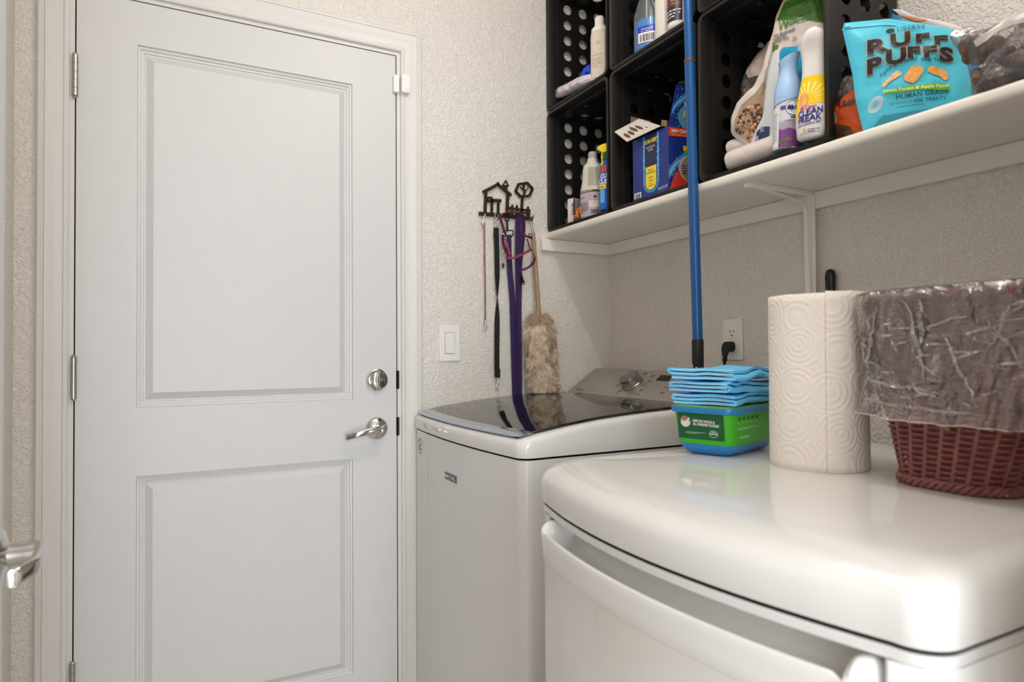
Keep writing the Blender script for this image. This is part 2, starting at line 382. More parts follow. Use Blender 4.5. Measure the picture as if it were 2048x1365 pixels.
# ---- door contact sensor: magnet on the door, sensor on the casing
fr = Frame((0, YD, 0), (1, 0, 0), (0, 0, 1), (0, -1, 0))
a, b = at_y(786, 150, YD-0.006), at_y(797.5, 187, YD-0.006)
mb = MB(); mb.poly(fr, rrect(a.x, b.z, b.x, a.z, 0.004), 0.0, 0.0135)
tag(obj('door_sensor_magnet', mb, M_whitepl, None, bevel=0.002, bseg=3), 'slim white magnet half of the contact sensor, stuck on the door edge', 'door sensor')
a, b = at_y(802.5, 148, YD-0.02), at_y(820, 188, YD-0.02)
t = thing('door_sensor', 'wider white contact sensor half on the door casing', 'door sensor', (a.x, YD-0.012, b.z))
mb = MB(); mb.poly(fr, rrect(a.x, b.z, b.x, a.z, 0.005), 0.009, 0.026); obj('housing', mb, M_whitepl, t, bevel=0.0025, bseg=3)
c = at_y(815, 179, YD-0.026)
mb = MB(); ring = circ(c.x, c.z, 0.0036, 20); inn = circ(c.x, c.z, 0.0030, 20)
mb.add([fr.p(u, v, 0.0263) for u, v in ring+inn], [(i, (i+1) % 20, 20+(i+1) % 20, 20+i) for i in range(20)]); obj('ring_mark', mb, mat('grey_print', '#8f8f8f', 0.6), t, smooth=0, recalc=False)

# ---- rocker light switch
a, b = at_y(878, 650, YD), at_y(918.5, 723, YD)
t = thing('light_switch', 'white rocker light switch between the door and the hanging leashes', 'switch', ((a.x+b.x)/2, YD, b.z))
cx, cz = (a.x+b.x)/2, (a.z+b.z)/2
mb = MB(); mb.poly(fr, rrect(cx-.035, cz-.057, cx+.035, cz+.057, .003), 0, 0.006); obj('cover_plate', mb, M_whitepl, t, bevel=0.0025, bseg=3)
mb = MB(); mb.poly(fr, rrect(cx-.0168, cz-.0335, cx+.0168, cz+.0335, .001), 0.0055, 0.0062); obj('seam', mb, mat('seam_grey', '#8b8985', .6), t, smooth=0)
mb = MB(); z0 = cz-.0322; z1 = cz+.0322
mb.loft([[Vector((cx+sx*.0157, YD-d, z)) for sx, z, d in ((-1, z0, dd0), (1, z0, dd0), (1, cz, dd1), (1, z1, dd2), (-1, z1, dd2), (-1, cz, dd1))] for dd0, dd1, dd2 in ((.005, .005, .005), (.0095, .0078, .0068))])
obj('rocker', mb, M_whitepl, t, bevel=0.0006)
for s in (-1, 1): obj('screw', MB().lathe([(0, .005), (.003, .005), (.0028, .0066), (0, .007)], (cx, YD, cz+s*.0485), (0, -1, 0), 12), M_whitepl, t)

# ---- outlet with plug on the right wall
fx = Frame((XR, 0, 0), (0, -1, 0), (0, 0, 1), (-1, 0, 0))     # u = -Y
oc = (at_x(1449, 641, XR)+at_x(1487, 720, XR))/2
cu, cz = -oc.y, oc.z
t = thing('wall_outlet', 'white duplex outlet on the right wall above the washer', 'outlet', (XR, oc.y, oc.z-.057))
mb = MB(); mb.poly(fx, rrect(cu-.035, cz-.057, cu+.035, cz+.057, .003), 0, .006); obj('cover_plate', mb, M_whitepl, t, bevel=.0025, bseg=3)
for s in (1, -1):
    k = [(u, v) for u, v in circ(cu, cz+s*.0195, .0172, 28)]; k = [(u, max(min(v, cz+s*.0195+.0138), cz+s*.0195-.0138)) for u, v in k]
    mb = MB(); mb.poly(fx, k, .005, .0075); r_ = obj('receptacle', mb, M_whitepl, t, bevel=.0006)
    mb = MB()
    for du, hh in ((-.0065, .0042), (.0065, .0034)): mb.poly(fx, rrect(cu+du-.0011, cz+s*.0195+.0035-hh, cu+du+.0011, cz+s*.0195+.0035+hh, .0003), .0065, .0078)
    mb.poly(fx, circ(cu, cz+s*.0195-.0075, .0026, 10), .0065, .0078); obj('slot', mb, M_dark, r_, smooth=0)
obj('screw', MB().lathe([(0, .005), (.0028, .005), (.0026, .0068), (0, .007)], (XR, oc.y, oc.z), (-1, 0, 0), 12), M_whitepl, t)
# black cord and plug
pc = Vector((XR-.0078, oc.y, oc.z-.0195))
t = thing('power_cord', 'black power cord plugged into the white wall outlet', 'cord', pc)
mb = MB()
rings = []
for (dx, dz, hw, hh) in ((0, .0, .012, .012), (.004, .0, .0145, .0145), (.020, .0, .0145, .0140), (.027, -.006, .0125, .012), (.030, -.018, .008, .009)):
    c = pc+Vector((-dx, 0, dz)); rings.append([c+Vector((0, hw*math.copysign(abs(math.cos(q))**.6, math.cos(q)), hh*math.copysign(abs(math.sin(q))**.6, math.sin(q)))) for q in [2*PI*k/16 for k in range(16)]])
mb.loft(rings); obj('plug', mb, M_rubber, t)
mb = MB(); mb.tube([pc+Vector(q) for q in ((-.020, 0, -.006), (-.023, .001, -.016), (-.024, .002, -.026), (-.024, .003, -.036), (-.0235, .005, -.043))], [.0095, .0085, .0062, .0068, .0045], 12)
obj('strain_relief', mb, M_rubber, t)
mb = MB(); mb.tube([pc+Vector(q) for q in ((-.0235, .004, -.038), (-.022, .007, -.06), (-.018, .010, -.09), (-.014, .008, -.13), (-.012, -.02, -.17), (-.012, -.05, -.25), (-.012, -.06, -.5))], .0042, 10)
obj('cable', mb, M_rubber, t)

# ---- shelf with cleats and bracket
SZ0, SZ1, SX = 1.520, 1.5435, 1.122
t = thing('wall_shelf', 'long white painted wall shelf carrying the black crates', 'shelf', (XR-.13, 1.0, SZ0))
mb = MB(); prof = [(XR-.001, SZ0), (SX+.006, SZ0), (SX+.0015, SZ0+.003), (SX, SZ0+.008), (SX, SZ1-.008), (SX+.0015, SZ1-.003), (SX+.006, SZ1), (XR-.001, SZ1)]
mb.loft([[Vector((x, y, z)) for x, z in prof] for y in (YD-.001, -.6)]); obj('shelf_board', mb, M_shelf, t, smooth=50)
mb = MB(); mb.box(XR-.018, XR-.001, -.6, YD-.018, 1.479, SZ0-.0005); obj('back_cleat', mb, M_shelf, t, bevel=.002)
mb = MB(); mb.box(1.098, XR-.001, YD-.018, YD-.001, 1.479, SZ0-.0005); obj('end_cleat', mb, M_shelf, t, bevel=.003)
t = thing('shelf_bracket', 'white pressed metal bracket holding the shelf on the right wall', 'bracket', (XR, 1.045, 1.2))
by = 1.055
mb = MB()  # vertical leg: channel section down the wall
sec = [(-.016, 0), (-.016, -.003), (-.009, -.003), (-.007, -.011), (.007, -.011), (.009, -.003), (.016, -.003), (.016, 0)]
mb.loft([[Vector((XR-.0188+b, by+a, z)) for a, b in sec] for z in (1.512, 1.18)]); obj('wall_leg', mb, M_shelf, t, bevel=.0012)
mb = MB(); mb.loft([[Vector((x, by+a, SZ0-.0005+b)) for a, b in sec] for x in (XR-.020, SX+.03)]); obj('shelf_arm', mb, M_shelf, t, bevel=.0012)
mb = MB(); pts = [(XR-.026, by, 1.22), (XR-.030, by, 1.40)] + [(XR-.030-.030*(1-math.cos(q)), by, 1.462+.030*math.sin(q)) for q in [i*PI/12 for i in range(7)]] + [(XR-.10, by, 1.500), (SX+.05, by, 1.512)]
mb.strap(pts, .011, [Vector((-1, 0, 0))]*2+[Vector((-math.cos(q), 0, -math.sin(q))) for q in [i*PI/12 for i in range(7)]]+[Vector((0, 0, -1))]*2, .006); obj('stiffening_rib', mb, M_shelf, t, smooth=50)
for zz in (1.487, 1.25): obj('screw', MB().lathe([(0, 0), (.0045, 0), (.004, .002), (.0015, .0025), (0, .0015)], (XR-.0215, by-.0125, zz), (-1, 0, 0), 14), M_shelf, t)
# black thing hanging on the wall right of the bracket, mostly behind the paper towels
q = at_x(1656, 550, XR-.02)
t = thing('hanging_brush', 'black rounded handle end on the right wall just above the paper towels', 'handle', (XR-.012, q.y, q.z-.25))
rings = []
for z, w, d in ((q.z-.25, .008, .007), (q.z-.1, .011, .009), (q.z-.02, .0125, .010), (q.z, .0125, .010), (q.z+.008, .0105, .009), (q.z+.0125, .006, .006), (q.z+.014, .001, .001)):
    rings.append([Vector((XR-.012+d*math.sin(k*PI/8), q.y+w*math.cos(k*PI/8), z)) for k in range(16)])
obj('grip', MB().loft(rings), mat('black_gloss_handle', '#0e0e0d', .25), t, smooth=60)
hq = Frame((XR-.0205, q.y, q.z-.004), (0, -1, 0), (0, 0, 1), (-1, 0, 0)); mb = MB(); mb.poly(hq, rrect(-.007, -.012, -.001, .004, .0028), -.003, .0008); obj('hang_hole', mb, M_dark, t)

# ---- the blue telescopic pole leaning on the shelf front
def pole_pt(z): # nearly upright, touches the shelf edge
    return Vector((1.0985 + (1.535-z)*0.0245, 1.168, z))
t = thing('extension_pole', 'blue telescopic cleaning pole leaning against the shelf edge', 'pole', pole_pt(0))
sp = Vector((0, 0, 0))
z_ring = at_y(1383, 124, 1.168).z; z_grip = at_y(1398, 681, 1.168).z; z_gb = at_y(1398, 727, 1.168).z
M_pole = mat('blue_enamelled_pole', '#084f8c', .28, spec=.5, coat=.2)
obj('upper_tube', MB().tube([pole_pt(2.55), pole_pt(z_ring)], .0108, 24), M_pole, t)
obj('collar_ring', MB().lathe([(0, -.004), (.0128, -.004), (.0132, -.001), (.0128, .001), (.0132, .003), (.0128, .004), (0, .004)], pole_pt(z_ring), (0, 0, 1), 28), mat('rust_brown_ring', '#5a3a2c', .4), t)
obj('lower_tube', MB().tube([pole_pt(z_ring-.003), pole_pt(z_grip)], .0122, 24), M_pole, t)
obj('grip_sleeve', MB().lathe([(0, .002), (.0132, .002), (.0138, -.002), (.0138, -(z_grip-z_gb)), (.0125, -(z_grip-z_gb)-.003), (0, -(z_grip-z_gb)-.003)], pole_pt(z_grip), (0, 0, 1), 28), mat('black_grip', '#1c1b1a', .5), t)
obj('lower_shaft', MB().tube([pole_pt(z_gb), pole_pt(.0)], .0125, 24), M_rubber, t)
pp = pole_pt(z_gb-.012); fr2 = Frame(pp+Vector((-.0115, -.0055, 0)), (.43, -.9, 0), (0, 0, 1), (-.9, -.43, 0))
mb = MB(); mb.poly(fr2, rrect(-.0018, -.006, .0018, .003, .0016), 0, .0018); obj('lock_button', mb, M_whitepl, t)
#SECTION_MACHINES
# ------------------------------------------------------------------ washer and dryer
def outline(y0, y1, xe, bulge, xb, r, rb=.02):
    """plan outline: bulged front at -X; counter-clockwise list (x,y)"""
    pts = []; yc = (y0+y1)/2; hw = (y1-y0)/2
    fx_ = lambda y: xe - bulge*(1-((y-yc)/hw)**2)
    N = 20
    for i in range(N+1):
        y = y1-r - (y1-y0-2*r)*i/N; pts.append((fx_(y), y))
    xf = fx_(y0+r)
    for k in range(1, 9):
        a = k*PI/16; pts.append((xf+r*(1-math.cos(a)), y0+r-r*math.sin(a)))
    for i in range(1, 8): pts.append((xf+r+(xb-rb-xf-r)*i/8, y0))
    for k in range(7):
        a = k*PI/12; pts.append((xb-rb+rb*math.sin(a), y0+rb*(1-math.cos(a))))
    for i in range(1, 8): pts.append((xb, y0+rb+(y1-y0-2*rb)*i/8))
    for k in range(7):
        a = k*PI/12; pts.append((xb-rb*(1-math.cos(a)), y1-rb+rb*math.sin(a)))
    for i in range(1, 8): pts.append((xb-rb-(xb-rb-xf-r)*i/8, y1))
    for k in range(0, 8):
        a = k*PI/16; pts.append((xf+r*(1-math.sin(a)), y1-r+r*math.cos(a)))
    return pts
def ringz(pl, z, df=0, ds=0, dbk=0, g=None, s=1.0):
    x0 = min(p[0] for p in pl); x1 = max(p[0] for p in pl); y0 = min(p[1] for p in pl); y1 = max(p[1] for p in pl)
    out = []
    for x, y in pl:
        X = x0+df+(x-x0)*(x1-x0-df-dbk)/(x1-x0); Y = y0+ds+(y-y0)*(y1-y0-2*ds)/(y1-y0)
        cx, cy = (x0+x1)/2, (y0+y1)/2; X = cx+(X-cx)*s; Y = cy+(Y-cy)*s
        out.append(Vector((X, Y, z+(g(X) if g else 0))))
    return out

# ---- washer
WY0, WY1, WS = 1.198, 1.886, 0.9115
wash = thing('washing_machine', 'white top-loading washer with a black glass lid beside the door', 'washing machine', (1.0, 1.54, 0))
pl = outline(WY0, WY1, .645, .022, 1.335, .030)
obj('cabinet', MB().loft([ringz(pl, .03, .004, .002), ringz(pl, WS-.003, .004, .002)]), M_enamel2, wash, smooth=40)
obj('base_frame', MB().loft([ringz(pl, .0, .05, .02), ringz(pl, .03, .05, .02)]), M_rubber, wash)
obj('seam_gap', MB().loft([ringz(pl, WS-.004, .008, .006), ringz(pl, WS+.004, .008, .006)]), M_dark, wash)
# top surface height profile along X (absolute)
TP = [(.60, .9505), (.655, .9535), (.70, .9625), (.75, .970), (.85, .9825), (.95, .9900), (1.05, .9955), (1.17, .9975), (1.40, .998)]
def topz(x):
    for (a, za), (b, zb) in zip(TP, TP[1:]):
        if x <= b: return za+(zb-za)*max(0, (x-a))/(b-a)
    return TP[-1][1]
rg = [ringz(pl, WS+.002, .001, 0), ringz(pl, WS+.004, 0, 0)]
for k, (df, ds, dz) in enumerate(((0, 0, -.016), (.0015, .001, -.010), (.006, .003, -.0045), (.013, .008, -.0010), (.022, .014, 0))):
    rg.append(ringz(pl, dz, df, ds, .003, g=topz))
for s in (.9, .75, .6, .45, .3, .15, .02): rg.append(ringz(pl, 0, .022, .014, .003, g=topz, s=s))
obj('top_deck', MB().loft(rg), M_enamel, wash, smooth=60)
# lid: glass sheet following the deck, chrome-trimmed front handle, finger gap beneath
LY0, LY1 = WY0+.026, WY1-.020
yc = (LY0+LY1)/2; hw = (LY1-LY0)/2
def lidx(y): return .656 - .018*(1-((y-yc)/hw)**2)
def lid_strip(x0o, x1, z0, z1, N=24, M=16, y0=LY0, y1=LY1):
    """solid sheet between x = lidx(y)+x0o and x1"""
    top = []; bot = []
    for i in range(N+1):
        y = y0+(y1-y0)*i/N; xs = lidx(y)+x0o; x1_ = x1 if x1 > .9 else lidx(y)+x1
        top.append([Vector((xs+(x1_-xs)*j/M, y, topz(xs+(x1_-xs)*j/M)+z1)) for j in range(M+1)])
        bot.append([Vector((xs+(x1_-xs)*j/M, y, topz(xs+(x1_-xs)*j/M)+z0)) for j in range(M+1)])
    return MB().loft([t_+b_[::-1] for t_, b_ in zip(top, bot)])
obj('lid_glass', lid_strip(.030, 1.168, .0015, .0065), M_glass, wash, smooth=30, bevel=.0012)
obj('lid_gap', lid_strip(.0005, .045, -.012, .0055, y0=LY0+.012, y1=LY1-.012), M_dark, wash, smooth=30)
rings = []
for i in range(33):
    y = LY0-.002+(LY1-LY0+.004)*i/32; x = lidx(y); zt = topz(x+.01)
    e = min(1, min(i, 32-i)/2.0+.35)
    sec = [(.031, .0068), (.022, .0075), (.008, .0060), (-.002, .0030), (-.0055, -.0005), (-.003, -.0035), (.006, -.0030), (.031, .0005)]
    rings.append([Vector((x+a*1.0, y, topz(x+max(a, 0))+.0045*(1 if a < .02 else .25)+b*e)) for a, b in sec])
obj('lid_handle', MB().loft(rings), mat('lid_trim_chrome', '#b4bcc8', .16, metal=.9), wash, smooth=50)
# console
P0, P1 = Vector((1.168, 0, .9815)), Vector((1.296, 0, 1.078))
cd = (P1-P0).normalized(); cn = Vector((-cd.z, 0, cd.x))
CY0, CY1 = WY0+.006, WY1-.004
mb = MB()
def csec(y, s=0):
    lo, hi = P0+Vector((0, y, 0)), P1+Vector((0, y, 0))
    return [lo+Vector((0, 0, -.010)), lo, lo+cd*.006+cn*.002, hi-cd*.010+cn*.002, hi-cd*.003+cn*.0005, hi+Vector((.010, 0, .0015)), Vector((1.330, y, hi.z-.004)), Vector((1.334, y, .97))]
rings = []
for y, q in ((CY0, 0), (CY0+.02, 1), (CY1-.02, 1), (CY1, 0)):
    s_ = csec(y)
    if not q: s_ = [v + (Vector((.0, 0, -.010)) if 2 < j < 7 else Vector()) for j, v in enumerate(s_)]
    rings.append(s_)
mb.loft(rings); cons = obj('control_panel', mb, M_steel, wash, smooth=30, bevel=.003, bseg=3)
cf = Frame(P0+cn*.0022, (0, -1, 0), cd, cn)     # u = -Y
def cuv(px, py):
    d = ray(px, py); o = P0; t_ = (o-CAM).dot(cn)/d.dot(cn); q = CAM+d*t_
    return -q.y, (q-P0).dot(cd)
ku, kv = cuv(1266, 769)
kc = cf.p(ku, kv)
kn = obj('dial_knob', MB().lathe([(0, 0), (.0345, 0), (.0345, .004), (.0325, .006), (.0320, .028), (.0310, .0305), (.0275, .0310), (.0245, .0290), (.010, .0280), (0, .0278)], kc, cn, 48), mat('turned_metal', '#a19d98', .3, metal=1.0), cons, smooth=35)
mb = MB(); mb.poly(cf, rrect(cuv(1315, 760)[0], cuv(1315, 763)[1], cuv(1315, 760)[0]+.055, cuv(1320, 752)[1], .002), .0002, .0010); obj('display', mb, mat('display_black', '#14110f', .1), cons)
M_ink = mat('dark_print', '#2a2725', .6); M_inkl = mat('grey_light_print', '#6a6662', .6)
u, v = cuv(1153, 781); text('lettering', 'BRAVOS XL', cf, u, v, .0052, M_ink, cons, bold=.03, shear=.2)
u, v = cuv(1178, 782); lines('small_print', cf, u, v, .05, 1, .004, .0018, M_inkl, cons)
k = 0
for px, py in ((1233, 763), (1237, 772), (1234, 790), (1240, 784), (1245, 779), (1291, 749), (1303, 757), (1300, 764), (1296, 770), (1283, 782), (1278, 791), (1307, 753), (1332, 777), (1325, 787)):
    u, v = cuv(px, py); lines('small_print', cf, u-.006, v, .016, 1+k % 2, .0045, .0022, M_ink, cons, seed=px); k += 1
for px, py in ((1236, 768), (1311, 774)):
    u, v = cuv(px, py); mb = MB(); a_, b_ = circ(u, v, .0105, 24), circ(u, v, .0098, 24)
    mb.add([cf.p(*q, .0003) for q in a_+b_], [(i, (i+1) % 24, 24+(i+1) % 24, 24+i) for i in range(24)]); obj('button_ring', mb, M_ink, cons, smooth=0, recalc=False)
# badge and round sticker on the curved front
def wfront(y): yc_ = (WY0+WY1)/2; return .649-.022*(1-((y-yc_)/((WY1-WY0)/2))**2)
def wwarp(s, u, v, d): return Vector((wfront(-u)-d, -u, v))
wf = Frame((0, 0, 0), (0, -1, 0), (0, 0, 1), (-1, 0, 0), warp=wwarp)
a, b = at_x(898, 941, .638), at_x(923, 968, .638)
u0, u1, z0, z1 = -a.y, -b.y, b.z-.001, a.z
mb = MB(); mb.poly(wf, rrect(u0, z0, u1, z1, .001), 0, .0018); bd = obj('badge', mb, mat('badge_silver', '#b9bdc2', .25, metal=.8), wash, smooth=30, bevel=.0004)
mb = MB(); mb.poly(wf, rrect(u0+.0022, z0+.002, u1-.0022, z1-.002, .0006), .001, .0021); obj('badge_field', mb, mat('badge_navy', '#2e3a4c', .35), bd, smooth=0)
text('lettering', 'MAYTAG', wf, (u0+u1)/2, z0+(z1-z0)*.28, (z1-z0)*.50, M_whitepl, bd, d=.0032, align='CENTER', squash=(u1-u0)*.8/((z1-z0)*.50*5.6), bold=.02)
q = at_x(841, 892, .642); cu_, cz_ = -q.y, q.z
mb = MB(); n_ = 28; a_, b_ = circ(cu_, cz_, .0255, n_, .0225), circ(cu_, cz_, .0238, n_, .0208)
mb.add([wf.p(u, v, .0004) for u, v in a_+b_], [(i, (i+1) % n_, n_+(i+1) % n_, n_+i) for i in range(n_)])
M_navy = mat('navy_print', '#33405c', .5)
# crescent figure inside
cr = [(cu_+.009*math.cos(t_), cz_-.004+.010*math.sin(t_)) for t_ in [PI*.25+PI*1.5*i/14 for i in range(15)]] + [(cu_+.0045+.006*math.cos(t_), cz_-.003+.0065*math.sin(t_)) for t_ in [PI*1.6-PI*1.2*i/10 for i in range(11)]]
st = obj('sticker', mb, M_navy, wash, smooth=0, recalc=False)
mb = MB(); mb.poly(wf, cr, .0002, .0006); obj('sticker_mark', mb, M_navy, st, smooth=0)
for i, ch in enumerate('AQUARIUM'):
    a_ = PI*.86-PI*.72*i/7
    text('lettering', ch, wf, cu_+.0185*math.cos(a_), cz_-.002+.0165*math.sin(a_), 0.0052, M_navy, st, d=.0005, align='CENTER')
rnd = random.Random(5); mb = MB()
for i in range(11):
    q = at_x(846+rnd.random()*24, 935+rnd.random()*30, .64); s_ = .0006+.0011*rnd.random()
    mb.add([wf.p(-q.y-s_, q.z-s_*3, .0004), wf.p(-q.y+s_, q.z-s_*2, .0004), wf.p(-q.y+s_*.6, q.z+s_*3, .0004)], [(0, 1, 2)])
obj('scuff_marks', mb, mat('rust_scuff', '#a58a80', .7), wash, smooth=0, recalc=False, kind='stuff')

# ---- dryer
DY0, DY1, DS, DTOP = .3228, 1.010, .8775, .950
dry = thing('clothes_dryer', 'white front-loading dryer with a deep curved top in the foreground', 'dryer', (.95, .66, 0))
pd = outline(DY0, DY1, .579, .058, 1.30, .038)
def dfront(y): yc_ = (DY0+DY1)/2; return .579-.058*(1-((y-yc_)/((DY1-DY0)/2))**2)
rg = [ringz(pd, DS+.001, .002, .001), ringz(pd, DS+.003, 0, 0), ringz(pd, DS+.030, 0, 0)]
for k in range(1, 15):
    a = k*PI/28
    cf_ = (1-math.cos(a)); sf = math.sin(a)
    rg.append(ringz(pd, DS+.030+(DTOP-.004-DS-.030)*sf**.9, .078*cf_**1.05, .034*cf_**1.3, .012*cf_))
for s in (.93, .85, .7, .55, .4, .2, .02): rg.append(ringz(pd, DTOP-.004+.004*(1-s**6), .078, .034, .012, s=s))
obj('top_cap', MB().loft(rg), M_enamel, dry, smooth=60)
obj('seam_gap', MB().loft([ringz(pd, DS-.006, .006, .005), ringz(pd, DS+.004, .006, .005)]), M_dark, dry)
# upper strip of the body above the door pocket
ZP = .862          # underside of strip (dark line above the scoop)
obj('front_rail', MB().loft([ringz(pd, ZP, .003, .002), ringz(pd, DS-.004, .002, .001)]), M_enamel2, dry, bevel=.0015)
HY0, HY1 = .368, .950       # door opening
cab = []
plan = [(dfront(HY1)+.055, HY1), (dfront(HY1)+.004, HY1)] + [(dfront(HY1-.0)+.002, HY1+.004)] + [(dfront(.972)+.003, .972), (.578, .990), (.592, 1.003), (.614, 1.008), (1.297, 1.008), (1.297, DY0+.002), (.612, DY0+.002), (.592, DY0+.007), (.578, DY0+.018), (dfront(DY0+.036)+.003, DY0+.036), (dfront(HY0)+.002, HY0-.004), (dfront(HY0)+.004, HY0), (dfront(HY0)+.055, HY0)]
obj('cabinet', MB().loft([[Vector((x, y, z)) for x, y in plan] for z in (.06, ZP-.0005)]), M_enamel2, dry, smooth=35)
obj('base_frame', MB().box(.64, 1.28, DY0+.03, DY1-.03, 0, .062), M_rubber, dry)
# door with scooped handle along its top edge; (outward offset, z) profile
OPEN = [(-.040, .8365), (-.042, .826), (-.041, .812), (-.036, .800), (-.026, .7935), (-.014, .794), (-.004, .801), (.004, .811), (.0095, .8165), (.0135, .8168), (.0155, .8145), (.0158, .804), (.0150, .786), (.0142, .772), (.0125, .7705), (.0115, .769), (.0115, .70), (.0115, .25), (.006, .16), (.002, .155), (-.02, .155)]
SHUT = [(-.020, .8330), (-.006, .8335), (.004, .833), (.010, .830), (.0145, .826), (.017, .821), (.0180, .817), (.0185, .814), (.0185, .812), (.0180, .810), (.0175, .808), (.0168, .804), (.0150, .786), (.0140, .772), (.0125, .7705), (.0115, .769), (.0115, .70), (.0115, .25), (.006, .16), (.002, .155), (-.02, .155)]
EDGE = [(-.040, z) for o_, z in SHUT]
up24 = lambda P: [(a, z+.0245 if z > .72 else z) for a, z in P]
OPEN, SHUT, EDGE = up24(OPEN), up24(SHUT), up24(EDGE)
rings = []; N = 90; y0, y1 = HY0+.004, HY1-.004
for i in range(N+1):
    y = y0+(y1-y0)*i/N; d_ = min(y-y0, y1-y)
    e = min(1, max(0, (d_-.016)/.018)); e = e*e*(3-2*e)
    w = min(1, d_/.012); w = math.sqrt(max(0, 1-(1-w)**2))
    ring = []
    for (o1, z1_), (o2, z2_), (o3, z3_) in zip(OPEN, SHUT, EDGE):
        o_ = o2+(o1-o2)*e; z_ = z2_+(z1_-z2_)*e; o_ = o3+(o_-o3)*max(w, .15)
        if w < 1 and z_ > .8: z_ -= (1-w)*.012
        ring.append(Vector((dfront(y)-o_, y, z_)))
    rings.append(ring)
mb = MB(); mb.loft(rings, close=False, cap0=False, cap1=False)
dd = obj('dryer_door', mb, M_enamel, dry, smooth=55, recalc=False)
mb = MB(); mb.loft([[Vector((dfront(y)+.046, y, z)) for y in (HY0, HY1)]+[Vector((dfront(y)+.050, y, z)) for y in (HY1, HY0)] for z in (.07, ZP)]); obj('pocket_back', mb, M_dark, dry, smooth=0)
#SECTION_CRATES
# ------------------------------------------------------------------ crates on the shelf
CW, CH, CD = .352, .407, .250
CXF = 1.126
def perforated(fr, us, vs, cells, r, ns=16):
    """flat sheet on frame; us, vs grid lines; cells {(i,j): 'hole'|'slot'}"""
    mb = MB()
    for i in range(len(us)-1):
        for j in range(len(vs)-1):
            u0, u1, v0, v1 = us[i], us[i+1], vs[j], vs[j+1]
            k = cells.get((i, j))
            if not k: mb.add([fr.p(u0, v0), fr.p(u1, v0), fr.p(u1, v1), fr.p(u0, v1)], [(0, 1, 2, 3)]); continue
            cu, cv = (u0+u1)/2, (v0+v1)/2; q = ns//4
            sq = []
            cor = [(u1, v0), (u1, v1), (u0, v1), (u0, v0)]
            for s in range(4):
                a, b = cor[s], cor[(s+1) % 4]
                for t in range(q): sq.append((a[0]+(b[0]-a[0])*t/q, a[1]+(b[1]-a[1])*t/q))
            if k == 'hole': inn = [(cu+r*math.cos(-PI/4+2*PI*t/ns), cv+r*math.sin(-PI/4+2*PI*t/ns)) for t in range(ns)]
            else:
                hw, hh = k
                inn = []
                for t in range(ns):
                    a = -PI/4+2*PI*t/ns; inn.append((cu+hw*math.copysign(abs(math.cos(a))**.45, math.cos(a)), cv+hh*math.copysign(abs(math.sin(a))**.45, math.sin(a))))
            inn2 = [(u, v) for u, v in inn]
            n = ns
            mb.add([fr.p(*p_) for p_ in sq+inn], [(t, (t+1) % n, n+(t+1) % n, n+t) for t in range(n)])
    return mb
def grid(a, b, m0, m1, n): # lines: a, then n cells between a+m0 and b-m1, b
    g = [a]+[a+m0+(b-m1-a-m0)*i/n for i in range(n+1)]+[b]
    return g
def make_crate():
    o = thing('storage_crate', '', 'crate', (0, 0, 0), 'black perforated crates on the wall shelf')
    hw = CW/2
    # rim: rounded flange with a shallow collar
    def loop(x, ins, r): return [Vector((x, u, v)) for u, v in rrect(-hw+ins, ins, hw-ins, CH-ins, r, 5)]
    mb = MB(); mb.loft([loop(.010, 0.0015, .020), loop(.001, 0.0, .021), loop(0, .0015, .020), loop(0, .0085, .016), loop(.0015, .0095, .015), loop(.034, .0105, .014), loop(.0345, .0165, .010), loop(.040, .0175, .010), loop(.040, .0145, .010), loop(.036, .0075, .014), loop(.010, .0065, .015), loop(.010, .0015, .020)], cap0=False, cap1=False)
    obj('rim', mb, M_crate, o, smooth=35)
    x0, x1 = .038, CD-.004
    for s in (-1, 1):
        fr = Frame((0, s*(hw-.016), 0), (1, 0, 0), (0, 0, 1)); us = grid(x0, x1, .008, .012, 3); vs = grid(.0165, CH-.0165, .0, .0, 7); vs = vs[1:-1]
        cells = {(i, j): 'hole' for i in (1, 2, 3) for j in range(7)}
        obj('side_panel', perforated(fr, us, vs, cells, .0172), M_crate, o, smooth=0, solid=.003, recalc=False)
    for z, s in ((.016, -1), (CH-.016, 1)):
        fr = Frame((0, 0, z), (1, 0, 0), (0, 1, 0)); us = [x0, x0+.012, x0+.042, x0+.095, x0+.148, x0+.200, x1]; vs = [-hw+.016, -.125, -.067, .067, .125, hw-.016]
        cells = {(1, 2): (.0095, .050)}
        for i in (2, 3, 4):
            for j in (1, 3): cells[(i, j)] = 'hole'
        mb = perforated(fr, us, vs, cells, .0172)
        obj('end_panel', mb, M_crate, o, smooth=0, solid=.003, recalc=False)
    fr = Frame((x1, 0, 0), (0, 1, 0), (0, 0, 1)); us = grid(-hw+.016, hw-.016, .01, .01, 6); vs = grid(.016, CH-.016, .01, .01, 7)
    obj('back_panel', perforated(fr, us, vs, {(i, j): 'hole' for i in range(1, 7) for j in range(1, 8)}, .0172), M_crate, o, smooth=0, solid=.003, recalc=False)
    return o
def copy_thing(r, loc, label, rz=0):
    c = r.copy(); C.objects.link(c); c.location = loc; c.rotation_euler = (0, 0, rz); c['label'] = label; ORIGIN[c.name] = Vector(loc)
    for ch in list(r.children):
        d = ch.copy(); C.objects.link(d); d.parent = c
        for g in list(ch.children):
            e = g.copy(); C.objects.link(e); e.parent = d
    return c
CY = [1.721, 1.361, 1.002]
CZ = [SZ1+.0005, SZ1+CH+.003]
crate0 = make_crate()
